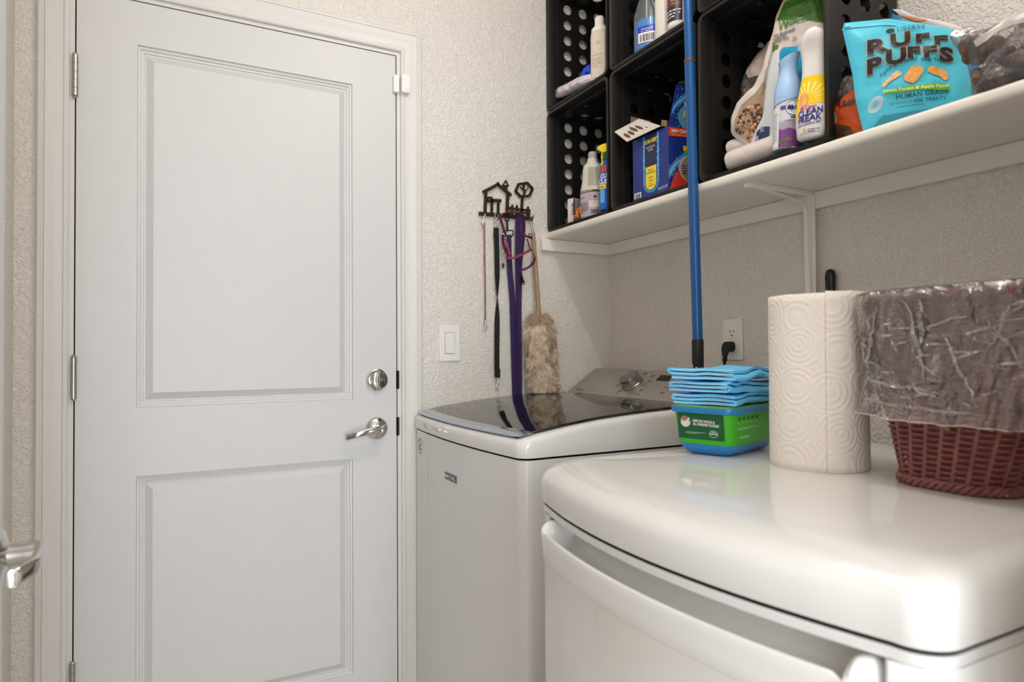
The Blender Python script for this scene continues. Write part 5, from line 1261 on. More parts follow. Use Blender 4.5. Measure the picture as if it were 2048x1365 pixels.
mb = MB(); stroke(mb, [(130, 290), (178, 292)], 14); stroke(mb, [(135, 285), (135, 345)], 14); stroke(mb, [(174, 285), (174, 345)], 14); stroke(mb, [(130, 334), (200, 338)], 14); stroke(mb, [(150, 318), (275, 326)], 26); stroke(mb, [(176, 340), (174, 462)], 24); stroke(mb, [(243, 335), (240, 470)], 24)
obj('porch', mb, M_bronze, rk, bevel=.0005)
mb = MB(); stroke(mb, [(345, 402), (460, 416), (582, 430)], 20); 
for x, y0, y1 in ((388, 368, 500), (437, 372, 500), (553, 386, 520)):
    stroke(mb, [(x, y0+14), (x, y1)], 24, 0, .004); P3 = [kp(x-12, y0+15), kp(x+12, y0+15), kp(x, y0-8)]; mb.poly(fk, P3, 0, .004)
stroke(mb, [(350, 440), (580, 458)], 14); obj('fence', mb, M_bronze, rk, bevel=.0005)
mb = MB(); stroke(mb, [(497, 270), (486, 450)], 25)
o_, i_ = [], []
for k in range(40):
    a = 2*PI*k/40; rr = 1+.06*math.sin(6*a+.6); o_.append(kp(512+96*rr*math.cos(a), 212-84*rr*math.sin(a))); i_.append(kp(512+68*rr*math.cos(a), 212-58*rr*math.sin(a)))
n = 40
mb.add([fk.p(*q, d) for d in (0, .004) for q in o_+i_], [(n+i, n+(i+1) % n, (i+1) % n, i) for i in range(n)]+[(2*n+i, 2*n+(i+1) % n, 3*n+(i+1) % n, 3*n+i) for i in range(n)]+[(i, (i+1) % n, 2*n+(i+1) % n, 2*n+i) for i in range(n)]+[(3*n+i, 3*n+(i+1) % n, n+(i+1) % n, n+i) for i in range(n)])
stroke(mb, [(520, 132), (505, 190), (520, 230), (502, 292)], 20); stroke(mb, [(505, 215), (470, 180)], 9); stroke(mb, [(515, 235), (555, 195)], 9)
obj('tree', mb, M_bronze, rk, bevel=.0004)
HK = {}
for nm, cx, cy in (('a', 90, 470), ('b', 225, 480), ('c', 340, 490), ('d', 460, 500), ('e', 545, 508), ('f', 585, 512)):
    x, z = kp(cx, cy); HK[nm] = (x, z)
    obj('hook', MB().tube([(x, YK-.002, z+.004), (x, YK-.010, z-.001), (x, YK-.017, z+.001), (x, YK-.020, z+.008)], .0017, 8), M_bronze, rk)
def w(px, py, Y=1.884): return at_y(px, py, Y)
def ring_pts(c, r, n=18, ax=(1, 0), ry=None, tilt=0):
    return [Vector((c[0]+r*math.cos(2*PI*i/n)*math.cos(tilt), c[1]+r*math.cos(2*PI*i/n)*math.sin(tilt), c[2]+(ry or r)*math.sin(2*PI*i/n))) for i in range(n)]
def snap_hook(c, L, m, par, flip=1, s=1.0, name='snap_hook'):
    """swivel snap: ring, shank, hook loop; c top centre"""
    mb = MB(); c = Vector(c)
    mb.tube(ring_pts(c+Vector((0, 0, -flip*.006*s)), .0062*s, 18), .0013*s, 8, closed=True)
    mb.tube([c+Vector((0, 0, -flip*.011*s)), c+Vector((0, 0, -flip*.018*s))], .0032*s, 10)
    z0 = -flip*.018*s; q = []
    for i in range(20):
        t_ = i/19; a = -PI*.5+t_*PI*1.75
        q.append(c+Vector((.0058*s*math.cos(a), 0, z0-flip*(L*.62)*.5-flip*(L*.36)*math.sin(-a) if False else z0-flip*(L*.42)+flip*(L*.40)*math.sin(a)*-1)))
    mb.tube([c+Vector((0, 0, z0)), c+Vector((-.004*s, 0, z0-flip*L*.12))]+[c+Vector((.0056*s*math.cos(a), 0, z0-flip*(L*.5)+flip*L*.42*math.sin(a))) for a in [PI*(1.0-.0)+PI*1.25*i/14 for i in range(15)]], .0017*s, 8)
    mb.tube([c+Vector((.0045*s, 0, z0-flip*L*.12)), c+Vector((.0052*s, 0, z0-flip*L*.55))], .0013*s, 8)
    return obj(name, mb, m, par, smooth=60)
# thin red cord
p0, p1 = w(967, 462), w(970, 642)
t = thing('thin_cord_lead', 'thin red and white cord hanging at the left end of the key rack', 'leash', (p0.x, 1.884, p1.z))
obj('hook_clip', MB().tube([Vector((HK['a'][0], 1.878, HK['a'][1]+.002)), w(966, 440), w(966, 452), w(969, 458)]+[w(966+3.5*math.cos(a), 446+6*math.sin(a)) for a in [PI*i/8 for i in range(9)]], .0012, 8), M_nickel, t)
obj('cord', MB().tube([w(969, 446), w(969.5, 500), w(970.5, 560), w(971, 600), w(971, 641)], .0021, 8), mat('red_white_cord', '#8f5058', .7, var=(380, .35), stretch=(1, 1, 1)), t)
mb = MB(); mb.tube([w(971, 640), w(971, 648)], .0034, 10); mb.tube([w(968, 650), w(973, 650), w(974, 656), w(972, 663), w(968, 662), w(966, 656), w(968, 650)], .0009, 6); obj('end_clip', mb, M_nickel, t)
# black flat leash
t = thing('black_leash', 'black flat leash hanging by its silver clip, lower clip above the washer', 'leash', w(997, 783))
snap_hook(w(993, 428, 1.880), .030, M_chrome, t, 1, 1.0)
N_ = 26; P_ = []; W_ = []; NN = []
for i in range(N_+1):
    t_ = i/N_; px = 992.5+t_*3.0+1.2*math.sin(t_*5); py = 456+t_*299; P_.append(w(px, py)); tw = t_*PI*1.0 if t_ > .25 else .25*PI
    a = PI*max(0, min(1, (t_-.30)/.45)); W_.append(.0168); NN.append(Vector((math.sin(a)*.86, -math.cos(a), 0)) if abs(math.cos(a)) > .05 else Vector((1, -.15, 0)))
obj('webbing', MB().strap(P_, W_, NN, .0022), mat('black_webbing', '#171718', .75, bump=(500, .5), stretch=(1, 1, 3)), t, smooth=60)
mb = MB(); mb.strap([w(992.5, 456, 1.882), w(992.8, 474, 1.882)], .0172, (0, -1, 0), .0055); mb.strap([w(996, 738, 1.882), w(996.2, 756, 1.882)], .0145, (0, -1, 0), .005); obj('stitched_fold', mb, MATS['black_webbing'], t, smooth=0, bevel=.001)
snap_hook(w(996, 755, 1.882), .030, M_chrome, t, 1, .85)
# purple leash: two long hanging lengths over the fourth hook
M_pur = mat('purple_webbing', '#331e52', .7, bump=(450, .5), stretch=(1, 1, 3))
t = thing('purple_leash', 'long doubled purple flat leash reaching down behind the washer', 'leash', w(1030, 800))
top = w(1040, 427, 1.876)
P_ = [w(1031, 800, 1.891), w(1029, 750, 1.890), w(1025, 600, 1.886), w(1020, 540, 1.884), w(1018, 500, 1.884), w(1018, 470, 1.882)]
obj('webbing', MB().strap(P_, [.0200, .0200, .0198, .0190, .0175, .0150], (0.02, -1, 0), .0022), M_pur, t, smooth=60)
mb = MB(); mb.strap([w(1018, 470, 1.8805), w(1018.5, 492, 1.8805)], .0150, (0, -1, 0), .006); obj('stitched_fold', mb, M_pur, t, bevel=.001)
P_ = [w(1038, 800, 1.888), w(1036, 750, 1.887), w(1034.5, 620, 1.880), w(1035, 560, 1.877), w(1035.5, 500, 1.876), w(1036, 450, 1.875), w(1038, 432, 1.874), w(1041, 427, 1.878)]
obj('webbing', MB().strap(P_, [.0130, .0120, .0115, .0150, .0180, .0195, .0180, .014], [Vector((.06, -1, 0))]*2+[Vector((.3, -1, 0))]*2+[Vector((.15, -1, 0))]*4, .0022), M_pur, t, smooth=60)
P_ = [w(1041, 427, 1.880), w(1045, 434, 1.884), w(1046, 450, 1.886), w(1044, 480, 1.888), w(1041, 540, 1.889), w(1040, 620, 1.889), w(1041, 800, 1.8935)]
obj('webbing', MB().strap(P_, [.012, .013, .013, .012, .011, .011, .012], (-.5, -1, 0), .0022), M_pur, t, smooth=60)
M_gun = mat('gunmetal', '#2b2a2c', .25, metal=.9)
mb = MB(); a_ = w(1014, 425, 1.876); mb.tube([w(1014, 420, 1.874), w(1010, 428, 1.874), w(1011, 440, 1.874), w(1014, 446, 1.874), w(1018, 440, 1.874), w(1018, 430, 1.874), w(1016, 423, 1.874)], .0020, 8)
mb.tube([w(1014, 440, 1.874), w(1015, 462, 1.876)], .0034, 10); mb.tube([w(1011, 462, 1.876), w(1025, 461, 1.876), w(1026.5, 470, 1.876), w(1023, 474, 1.876)], .0022, 8); mb.tube([w(1010, 463, 1.876), w(1010, 470, 1.876), w(1013, 472, 1.878)], .0020, 8)
obj('snap_hook', mb, M_gun, t, smooth=60)
# magenta harness
M_mag = mat('magenta_webbing', '#5c1545', .6, var=(90, .35), bump=(400, .4)); M_mag2 = mat('magenta_pattern', '#87344c', .6, var=(120, .5))
t = thing('magenta_harness', 'magenta patterned dog harness tangled round the purple leash, with tags', 'harness', w(1020, 560, 1.87))
def st(P, wd, n, m=M_mag, nm='strap', th=.002):
    # smooth the path a little
    Q = []
    for i in range(len(P)-1):
        for k in range(4): Q.append(P[i].lerp(P[i+1], k/4))
    Q.append(P[-1]); Q = [Q[0]]+[(Q[i-1]+Q[i]*2+Q[i+1])/4 for i in range(1, len(Q)-1)]+[Q[-1]]
    return obj(nm, MB().strap(Q, wd, n, th), m, t, smooth=60)
st([w(1000, 434, 1.872), w(1006, 427, 1.868), w(1018, 423, 1.866), w(1034, 424, 1.866), w(1046, 428, 1.870), w(1056, 436, 1.874)], .0050, (0, -.5, 1), M_mag2)
st([w(999, 433, 1.872), w(1003, 444, 1.870), w(1007, 458, 1.868), w(1008, 466, 1.868)], .0085, (.2, -1, 0))
st([w(1006, 470, 1.868), w(1006, 485, 1.866), w(1010, 500, 1.864), w(1018, 512, 1.862), w(1022, 517, 1.862)], .0110, (.3, -1, 0))
st([w(1011, 478, 1.866), w(1016, 495, 1.862), w(1020, 510, 1.860)], .0065, (-.2, -1, 0), M_mag2)
st([w(1015, 516, 1.861), w(1025, 517, 1.858), w(1040, 511, 1.858), w(1052, 505, 1.860), w(1062, 500, 1.864), w(1064, 502, 1.866)], .0078, (0, -1, 0), M_mag2)
st([w(1048, 436, 1.874), w(1050, 450, 1.872), w(1049, 470, 1.872), w(1047, 495, 1.876), w(1043, 525, 1.880)], .0052, (.5, -1, 0))
st([w(1047, 468, 1.870), w(1053, 473, 1.868), w(1061, 475, 1.868), w(1064, 478, 1.868)], .0078, (0, -1, .2))
st([w(1054, 478, 1.868), w(1058, 490, 1.866), w(1060, 500, 1.864)], .0050, (.3, -1, 0))
st([w(1066, 505, 1.864), w(1070, 512, 1.858), w(1069, 522, 1.853), w(1062, 532, 1.852), w(1050, 539, 1.856), w(1043, 540, 1.864)], .0080, [Vector((.7, -.7, .0))]*6+[Vector((.3, -.8, .3))]*15)
st([w(1041, 541, 1.866), w(1044, 552, 1.868), w(1048, 566, 1.870)], .0045, (.4, -1, 0))
mb = MB(); mb.tube([w(1009, 463, 1.866), w(1012, 466, 1.866), w(1011, 473, 1.866), w(1008, 475, 1.866)], .0013, 8); mb.tube([w(1058, 467, 1.866), w(1063, 470, 1.866), w(1062, 478, 1.866), w(1057, 476, 1.866), w(1058, 467, 1.866)], .0014, 8)
obj('slider_buckle', mb, M_gun, t, smooth=60)
mb = MB(); mb.strap([w(1042, 552, 1.870), w(1046, 566, 1.870)], .009, (0, -1, 0), .004); mb.tube([w(1041, 563, 1.870), w(1044, 569, 1.870), w(1049, 568, 1.870), w(1048, 562, 1.870)], .002, 8); obj('side_release_clip', mb, M_gun, t, bevel=.001)
mb = MB(); mb.tube([w(1007, 500, 1.863), w(1004, 507, 1.863), w(1006, 513, 1.863), w(1010, 512, 1.863), w(1012, 506, 1.863), w(1007, 500, 1.863)], .0009, 8); mb.tube([w(1007, 512, 1.863), w(1007, 521, 1.863)], .0009, 6); obj('tag_ring', mb, M_chrome, t)
q = w(1006, 531, 1.863); ft2 = Frame((q.x, q.y, q.z), (1, .2, 0), (0, 0, 1), (.2, -1, 0)); mb = MB(); mb.poly(ft2, [(-.004, -.009), (.003, -.0105), (.0055, -.003), (.0045, .006), (-.002, .008), (-.0055, .001)], -.0008, .0008); obj('name_tag', mb, mat('pewter', '#6b6a72', .35, metal=.9), t, bevel=.0006)

# wool duster
t = thing('wool_duster', 'fluffy beige wool duster on a wooden handle hanging beside the leashes', 'duster', w(1085, 797, 1.845))
ha, hb_ = w(1066.5, 466, 1.872), w(1079, 642, 1.848)
rings = []
obj('handle', MB().tube([ha, ha.lerp(hb_, .05), ha.lerp(hb_, .3), ha.lerp(hb_, .7), hb_], [.0058, .0064, .0070, .0075, .0078], 18), mat('raw_wood_dowel', '#9c8262', .55, var=(30, .10), stretch=(8, 8, 1)), t)
x5, z5 = HK['e']
obj('hanging_loop', MB().tube([ha+Vector((-.002, 0, -.006)), Vector((x5-.001, 1.872, z5-.022)), Vector((x5, 1.876, z5-.001)), Vector((x5+.006, 1.875, z5+.002)), Vector((x5+.008, 1.872, z5-.016)), ha+Vector((.003, 0, -.004))], .0011, 6), mat('leather_cord', '#7d6446', .7), t)
hd0, hd1 = w(1079, 632, 1.846), w(1089, 806, 1.838); hd1.z = 1.003
def head_r(t_): return .0575*(1-max(0, 1-t_*5)**2.2*.55)*(1-max(0, (t_-.86)/.14)**2*.45)
rings = []
for i in range(15):
    t_ = i/14; c = hd0.lerp(hd1, t_); rr = head_r(t_)-.014
    if i in (0, 14): rr *= .5
    rings.append([c+Vector((rr*math.cos(q), .72*rr*math.sin(q), 0)) for q in [2*PI*k/24 for k in range(24)]])
obj('wool_core', MB().loft(rings), mat('wool_core', '#b39c80', .95), t, smooth=60)
rnd = random.Random(12); vs = []; fs = []; mi = []
NS = 21000
for s_ in range(NS):
    t_ = rnd.random(); a = rnd.random()*2*PI; c = hd0.lerp(hd1, t_); R_ = head_r(t_)
    o = Vector((math.cos(a), .72*math.sin(a), 0)); base = c+o*(R_-.016)
    cl = noise.noise(Vector((math.cos(a)*3.4, math.sin(a)*3.4, t_*13))); cl2 = noise.noise(Vector((math.cos(a)*2.4+9, math.sin(a)*2.4, t_*9)))
    ln = (.020+.009*cl+.008*rnd.random()); tang = Vector((-math.sin(a), .72*math.cos(a), 0))
    d0 = (o*1.0+tang*(cl2*1.3+rnd.gauss(0, .28))+Vector((0, 0, -.75+cl*.9+rnd.gauss(0, .25)+(1.3 if t_ < .12 else 0)))).normalized()
    d1 = (d0+Vector((rnd.gauss(0, .2), rnd.gauss(0, .2), -.7))).normalized()
    side = d0.cross(o).normalized()*.00055 if d0.cross(o).length > 1e-3 else tang*.00055
    p0 = base; p1 = base+d0*ln*.55; p2 = p1+d1*ln*.5
    if p2.y > 1.892: p2.y = 1.892
    if p2.z < 1.0025: p2.z = 1.0025
    if p1.z < 1.0025: p1.z = 1.0025
    k = len(vs); vs += [p0-side, p0+side, p1+side*.9, p1-side*.9, p2]; fs += [(k, k+1, k+2, k+3), (k+3, k+2, k+4)]; mi += [(1 if cl < -.12 else s_ % 3)]*2
mb = MB(); mb.v = vs; mb.f = fs; mb.mi = mi
M_w1 = mat('wool_light', '#ead9c2', .85, var=(10, .1)); M_w2 = mat('wool_mid', '#d3bea3', .85, var=(10, .1)); M_w3 = mat('wool_pale', '#eee3d3', .85, var=(10, .1))
obj('wool_pile', mb, [M_w1, M_w2, M_w3], t, smooth=0, recalc=False, kind='stuff')
#SECTION_TOP
# ------------------------------------------------------------------ on the dryer
TZ = DTOP
# wet-cloth tub
k0, k1 = at_z(1349, 905, TZ), at_z(1455, 918, TZ)
uL = Vector((k1.x-k0.x, k1.y-k0.y, 0)).normalized(); uR = Vector((-uL.y, uL.x, 0)); 
if uR.x < 0: uR = -uR
LW, RWd = .125, .20
nc = Vector((k1.x, k1.y, TZ))+uL*.012-uR*.004     # virtual sharp near corner
cen = nc-uL*LW/2+uR*RWd/2
t = thing('wipes_tub', 'blue and green plastic wet mopping cloth tub left of the paper towels', 'tub', (cen.x, cen.y, TZ))
ang = math.atan2(uR.y, uR.x)
def tub_ring(z, ins, r, off=0):
    out = []
    for u, v in rrect(-RWd/2+ins, -LW/2+ins, RWd/2-ins, LW/2-ins, r, 6): out.append(cen+uR*u-uL*v+Vector((0, 0, z-TZ)))
    return out
M_tb = mat('tub_blue', '#118bd8', .25, trans=.15, coat=.3)
obj('tub_body', MB().loft([tub_ring(TZ+.0005, .022, .016), tub_ring(TZ+.003, .017, .018), tub_ring(TZ+.014, .009, .022), tub_ring(TZ+.030, .0065, .023), tub_ring(TZ+.076, .002, .022), tub_ring(TZ+.080, .002, .022)]), M_tb, t, smooth=50)
M_green = mat('label_green', '#1f8f2a', .3, var=(12, .18)); M_dg = M('#0c5a30', .35); M_lg = M('#3fae1c', .35)
obj('label_wrap', MB().loft([tub_ring(TZ+.020, .0071, .0225), tub_ring(TZ+.030, .0055, .023), tub_ring(TZ+.0755, .0010, .022)], cap0=False, cap1=False), M_lg, t, smooth=50)
obj('lid_rim', MB().loft([tub_ring(TZ+.076, .001, .022), tub_ring(TZ+.0765, -.004, .026), tub_ring(TZ+.083, -.0055, .027), tub_ring(TZ+.087, -.0045, .026), tub_ring(TZ+.088, -.001, .023)]), mat('lid_translucent_blue', '#2f93cf', .25, trans=.3), t, smooth=50)
obj('lid_top', MB().loft([tub_ring(TZ+.0875, -.003, .025), tub_ring(TZ+.0895, -.001, .024), tub_ring(TZ+.0900, .012, .018)]), mat('lid_label_green', '#6a9a3a', .35, var=(8, .2)), t, smooth=50)
mb = MB(); pp = nc-uL*.010-uR*.0055; 
mb.add([nc-uL*(.012)-uR*.0062+Vector((0, 0, z)) for z in (.0775, .086)]+[nc-uR*(-.012)+uL*.0062+Vector((0, 0, z)) for z in (.086, .0775)], [(0, 1, 2, 3)])
nf = -uR
def tub_frame(face, z_tilt=.006/.055):
    if face == 'L':  # face towards the door side; u runs to the near corner
        o = nc-uL*LW+Vector((0, 0, 0)); return Frame(o, uL, Vector((0, 0, 1))-uR*z_tilt*.9, -uR)
    return Frame(nc, uR, Vector((0, 0, 1))+uL*z_tilt*.9, uL)
gl_ = tub_frame('L'); gr_ = tub_frame('R')
gl_.o += gl_.n*(-.0082); gr_.o += gr_.n*(-.0082)
gl_.o.z = gr_.o.z = TZ+.012
dL = .0012
mb = MB(); mb.poly(gl_, rrect(.016, .0165, LW-.018, .0655, .001), 0, dL); obj('dark_green_panel', mb, M_dg, t, smooth=0)
mb = MB(); mb.poly(gl_, circ(.032, .048, .0105, 24), 0, dL+.0004); dk = obj('round_picture', mb, mat('picture_brown', '#9a7358', .4, var=(60, .3)), t, smooth=0)
mb = MB(); mb.poly(gl_, [(.0228, .046)]+[(.032+.0103*math.cos(a), .048+.0103*math.sin(a)) for a in [PI+PI*i/10 for i in range(1, 11)]]+[(.034, .050)], 0, dL+.0007); obj('picture_floor', mb, M('#d8d6d8', .35), dk, smooth=0)
mb = MB(); mb.poly(gl_, [(.024, .049), (.0265, .051), (.030, .045), (.040, .056), (.0405, .052), (.0305, .040), (.0285, .040)], 0, dL+.0010); obj('tick_mark', mb, M_whitepl, dk, smooth=0)
text('lettering', 'SAFE ON WOOD &', gl_, .047, .0485, .0044, M_whitepl, t, d=dL+.0004, squash=.80, bold=.05, skew=-.03); text('lettering', 'ALL FINISHED FLOORS*', gl_, .047, .0425, .0044, M_whitepl, t, d=dL+.0004, squash=.80, bold=.05, skew=-.03)
lines('small_print', gl_, .032, .0285, .038, 2, .0022, .0008, M('#c6d8c6', .4), t, d=dL+.0004)
mb = MB(); a_, b_ = circ(.087, .0285, .0085, 24, .0062), circ(.087, .0285, .0077, 24, .0054)
mb.add([gl_.p(*q, dL+.0005) for q in a_+b_], [(i, (i+1) % 24, 24+(i+1) % 24, 24+i) for i in range(24)]); mb.poly(gl_, [(.079, .0275), (.095, .0275), (.095, .0295), (.079, .0295)], dL, dL+.0005); mb.poly(gl_, rrect(.083, .031, .091, .0322, .0005), dL, dL+.0005)
obj('seal_mark', mb, M('#c6d8c6', .4), t, smooth=0, recalc=False)
for i in range(5):
    mb = MB(); mb.poly(gr_, circ(.030+i*.0165, .0560, .0050, 12, .0035), 0, dL); obj('use_picture', mb, mat('picture_dark', '#3a4a34', .4, var=(90, .5)), t, smooth=0); lines('small_print', gr_, .026+i*.0165, .0490, .009, 1, .002, .0009, M('#d2e6c8', .4), t, d=dL, seed=i)
lines('small_print', gr_, .026, .0385, .075, 2, .0024, .0009, M('#d2e6c8', .4), t, d=dL)
text('lettering', 'www.swiffer.com', gr_, .036, .0205, .0042, M_whitepl, t, d=dL, squash=.9, bold=.04)

# folded blue pads: each is one sheet folded in layers
M_pad = mat('pad_blue_film', '#66c6f4', .45, bump=(60, .35), var=(25, .10), sub=.1); M_padw = mat('pad_fleece', '#a9d3e8', .7, bump=(120, .3))
def pad(label, z0, layers, th, L_, W_, rot, seed, off=(0, 0), dip=.0, ruffle=0):
    a = ang+rot; ex = Vector((math.cos(a), math.sin(a), 0)); ey = Vector((math.sin(a), -math.cos(a), 0))   # ex along tub length, ey towards camera side
    c0 = cen+ex*off[0]+ey*off[1]; c0.z = z0
    t = thing('folded_pad', label, 'pad', c0, 'folded blue absorbent pads')
    NX, NF = 26, 12
    # zigzag centre line across ey: layers connected by round folds
    path = []
    for l in range(layers):
        zz = th*(l+.5); d_ = 1 if l % 2 == 0 else -1
        w2 = W_/2-.003*((l*7+seed) % 3)*.5
        for i in range(NF+1): path.append((d_*w2*(-1+2*i/NF), zz, d_))
        if l < layers-1:
            for q in (1, 2, 3): 
                an = -PI/2+PI*q/4; path.append((d_*(w2+th*.5*math.cos(an)*1.1), zz+th*.5+th*.5*math.sin(an), d_))
    rings = []
    for i in range(NX+1):
        u = -L_/2+L_*i/NX; up = []; dn = []
        for j, (y, z, d_) in enumerate(path):
            a0 = path[max(0, j-1)]; a1 = path[min(len(path)-1, j+1)]; dy, dz = a1[0]-a0[0], a1[1]-a0[1]; l = math.hypot(dy, dz) or 1; ny, nz_ = -dz/l, dy/l
            h = th*.36
            wob = .0052*noise.noise(Vector((u*22+seed, y*16, z0*9+seed)))+.0012*noise.noise(Vector((u*60, y*40, seed)))
            sag = -dip*math.sin(PI*min(1, max(0, (u+L_/2)/L_)))+ruffle*max(0, (y/W_+.5))*max(0, 1-abs(u-L_*.02)/(.35*L_))
            yw = .0075*noise.noise(Vector((u*14, z*90+seed, 3)))
            P = c0+ex*(u+.0025*noise.noise(Vector((y*25, z*120, seed))))+ey*(y+yw)+Vector((0, 0, z+wob*min(1, z/.01+.2)+sag))
            up.append(P+ey*ny*h+Vector((0, 0, nz_*h))); dn.append(P-ey*ny*h-Vector((0, 0, nz_*h)))
        rings.append(up+dn[::-1])
    obj('folded_sheet', MB().loft(rings), [M_pad], t, smooth=50)
    # paler hem along the fold edges
    mb = MB()
    for l in range(layers):
        zz = th*(l+.5)
        pts = [c0+ex*(-L_/2-.0008)+ey*(W_*.49*(1-2*q/8))+Vector((0, 0, zz+.0012*noise.noise(Vector((q, l, seed)))-.0004)) for q in range(9)]
        mb.tube(pts, th*.17, 6)
    obj('fleece_edge', mb, M_padw, t)
    return t
zt = TZ+.0905
pad('blue folded pad, lowest of the stack on the wipes tub', zt, 3, .0068, .190, .120, .05, 1, (.002, -.002))
pad('blue folded pad in the middle of the stack on the wipes tub', zt+.0228, 3, .0066, .186, .124, -.07, 4, (-.003, .0), dip=.003)
pad('blue folded pad on top of the stack, its upper edge curled up', zt+.0455, 3, .0074, .198, .124, .02, 8, (.002, .001), dip=.006, ruffle=.010)

# paper towel roll
pc = at_z(1637, 951, TZ); lft = at_z(1528, 928, TZ)
rc = Vector((.938, .716, TZ)); RR = .0735
t = thing('paper_towel_roll', 'white embossed paper towel roll standing on the dryer', 'paper towels', rc)
m = mat('embossed_paper', '#ece4db', .85, spec=.15, var=(5, .02)); nt = m.node_tree; N = nt.nodes; L = nt.links; b = N['Principled BSDF']
uvn = N.new('ShaderNodeUVMap'); uvn.uv_map = 'UVMap'
vo = N.new('ShaderNodeTexVoronoi'); vo.inputs['Scale'].default_value = 17; vo.inputs['Randomness'].default_value = .38; L.new(uvn.outputs[0], vo.inputs['Vector'])
mu = N.new('ShaderNodeMath'); mu.operation = 'MULTIPLY'; mu.inputs[1].default_value = 46; L.new(vo.outputs['Distance'], mu.inputs[0])
si = N.new('ShaderNodeMath'); si.operation = 'SINE'; L.new(mu.outputs[0], si.inputs[0])
pwn = N.new('ShaderNodeMath'); pwn.operation = 'GREATER_THAN'; pwn.inputs[1].default_value = .35; L.new(si.outputs[0], pwn.inputs[0])
mx = N.new('ShaderNodeMath'); mx.operation = 'MULTIPLY_ADD'; mx.inputs[1].default_value = .35; L.new(pwn.outputs[0], mx.inputs[0]); L.new(si.outputs[0], mx.inputs[2])
bp = N.new('ShaderNodeBump'); bp.inputs['Strength'].default_value = .3; bp.inputs['Distance'].default_value = .0011; L.new(mx.outputs[0], bp.inputs['Height']); L.new(bp.outputs[0], b.inputs['Normal'])
def spiral(nm, r_f, a0, a1, z0, z1, n=72, nzv=24, thick=.0008, bulge=.0):
    """paper surface with uv in metres"""
    bm = bmesh.new(); uvl = bm.loops.layers.uv.new('UVMap'); grid_ = []
    for j in range(nzv+1):
        row = []; z = z0+(z1-z0)*j/nzv
        for i in range(n+1):
            a = a0+(a1-a0)*i/n; r_ = r_f(i/n)+.0008*noise.noise(Vector((math.cos(a)*1.5, math.sin(a)*1.5, z*9)))
            zz = z+(.0008*noise.noise(Vector((a*3, j, 0))) if j in (0, nzv) else 0)
            row.append((bm.verts.new(Vector((r_*math.cos(a), r_*math.sin(a), zz))), (a*RR, z)))
        grid_.append(row)
    for j in range(nzv):
        for i in range(n):
            q = [grid_[j][i], grid_[j][i+1], grid_[j+1][i+1], grid_[j+1][i]]; fc = bm.faces.new([v[0] for v in q]); fc.smooth = True
            for lp_, v in zip(fc.loops, q): lp_[uvl].uv = v[1]
    me = bpy.data.meshes.new(nm); bm.to_mesh(me); bm.free(); me.materials.append(m); o = bpy.data.objects.new(nm, me); C.objects.link(o); o.parent = t
    md = o.modifiers.new('solid', 'SOLIDIFY'); md.thickness = thick; md.offset = -1
    return o
HT = .2800
spiral('rolled_sheets', lambda s: RR, 0, 2*PI, .0, HT-.0025)
# loose outer sheet: starts tight at the back right, its free edge lies on the camera side
ae = math.atan2(-.066, .004)
th_e = math.radians(227)
spiral('loose_sheet', lambda s: RR+.0016+.0025*(1-s)**3, th_e, th_e+math.radians(195), -.0+.0004, HT, 60, 24, .0009)
rings = [[Vector((rc.x+r_*math.cos(q), rc.y+r_*math.sin(q), rc.z+HT-.004)) for q in [2*PI*k/40 for k in range(40)]] for r_ in (RR-.001, .022)]
obj('layered_end', MB().loft(rings, cap0=False, cap1=False), mat('paper_layers', '#cfc7bd', .9, bump=(300, .5)), t, smooth=0)
rings = [[Vector((rc.x+.0215*math.cos(q), rc.y+.0215*math.sin(q), z)) for q in [2*PI*k/32 for k in range(32)]] for z in (rc.z+.002, rc.z+HT-.003)]
obj('card_tube', MB().loft(rings, cap0=False, cap1=False), M('#a58c6c', .8), t, smooth=40, solid=.001)

# wicker basket with clear liner
BZ0, BZ1 = TZ+.002, TZ+.264
b0 = (.912, 1.130, .442, .578)     # x0,x1,y0,y1 at the bottom
b1 = (.884, 1.190, .372, .624)     # at the rim
bc = Vector(((b0[0]+b0[1])/2, (b0[2]+b0[3])/2, TZ))
t = thing('wicker_basket', 'dusty red woven wicker basket with a clear liner at the right', 'basket', bc)
def bring(t_, off=0, n=120, r=None, wav=0, ph=0, nst=26):
    x0, x1, y0, y1 = [b0[i]+(b1[i]-b0[i])*t_ for i in range(4)]
    r = r or (.045+.012*t_); x0 -= off; x1 += off; y0 -= off; y1 += off; r = r+off
    # uniform arc-length sampling of the rounded rectangle, starting on the front face
    P = rrect(x0, y0, x1, y1, r, 10); P = P+[P[0]]
    Ls = [0]
    for a, b in zip(P, P[1:]): Ls.append(Ls[-1]+math.hypot(b[0]-a[0], b[1]-a[1]))
    out = []; j = 0
    for i in range(n):
        s = Ls[-1]*i/n
        while Ls[j+1] < s: j += 1
        q = (s-Ls[j])/max(1e-9, Ls[j+1]-Ls[j]); a, b = P[j], P[j+1]; x, y = a[0]+(b[0]-a[0])*q, a[1]+(b[1]-a[1])*q
        nx, ny = b[1]-a[1], -(b[0]-a[0]); l = math.hypot(nx, ny); nx, ny = -nx/l, -ny/l
        cx, cy = (x0+x1)/2, (y0+y1)/2
        if nx*(x-cx)+ny*(y-cy) < 0: nx, ny = -nx, -ny
        w_ = wav*math.sin(nst*PI*i/n+ph)
        out.append(Vector((x+nx*w_, y+ny*w_, BZ0+(BZ1-BZ0)*t_)))
    return out
NST = 36
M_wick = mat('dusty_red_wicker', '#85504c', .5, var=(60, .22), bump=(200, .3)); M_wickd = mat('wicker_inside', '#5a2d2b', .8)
obj('dark_lining', MB().loft([bring(q/8, -.0095) for q in range(9)], cap1=False), M_wickd, t, smooth=0)
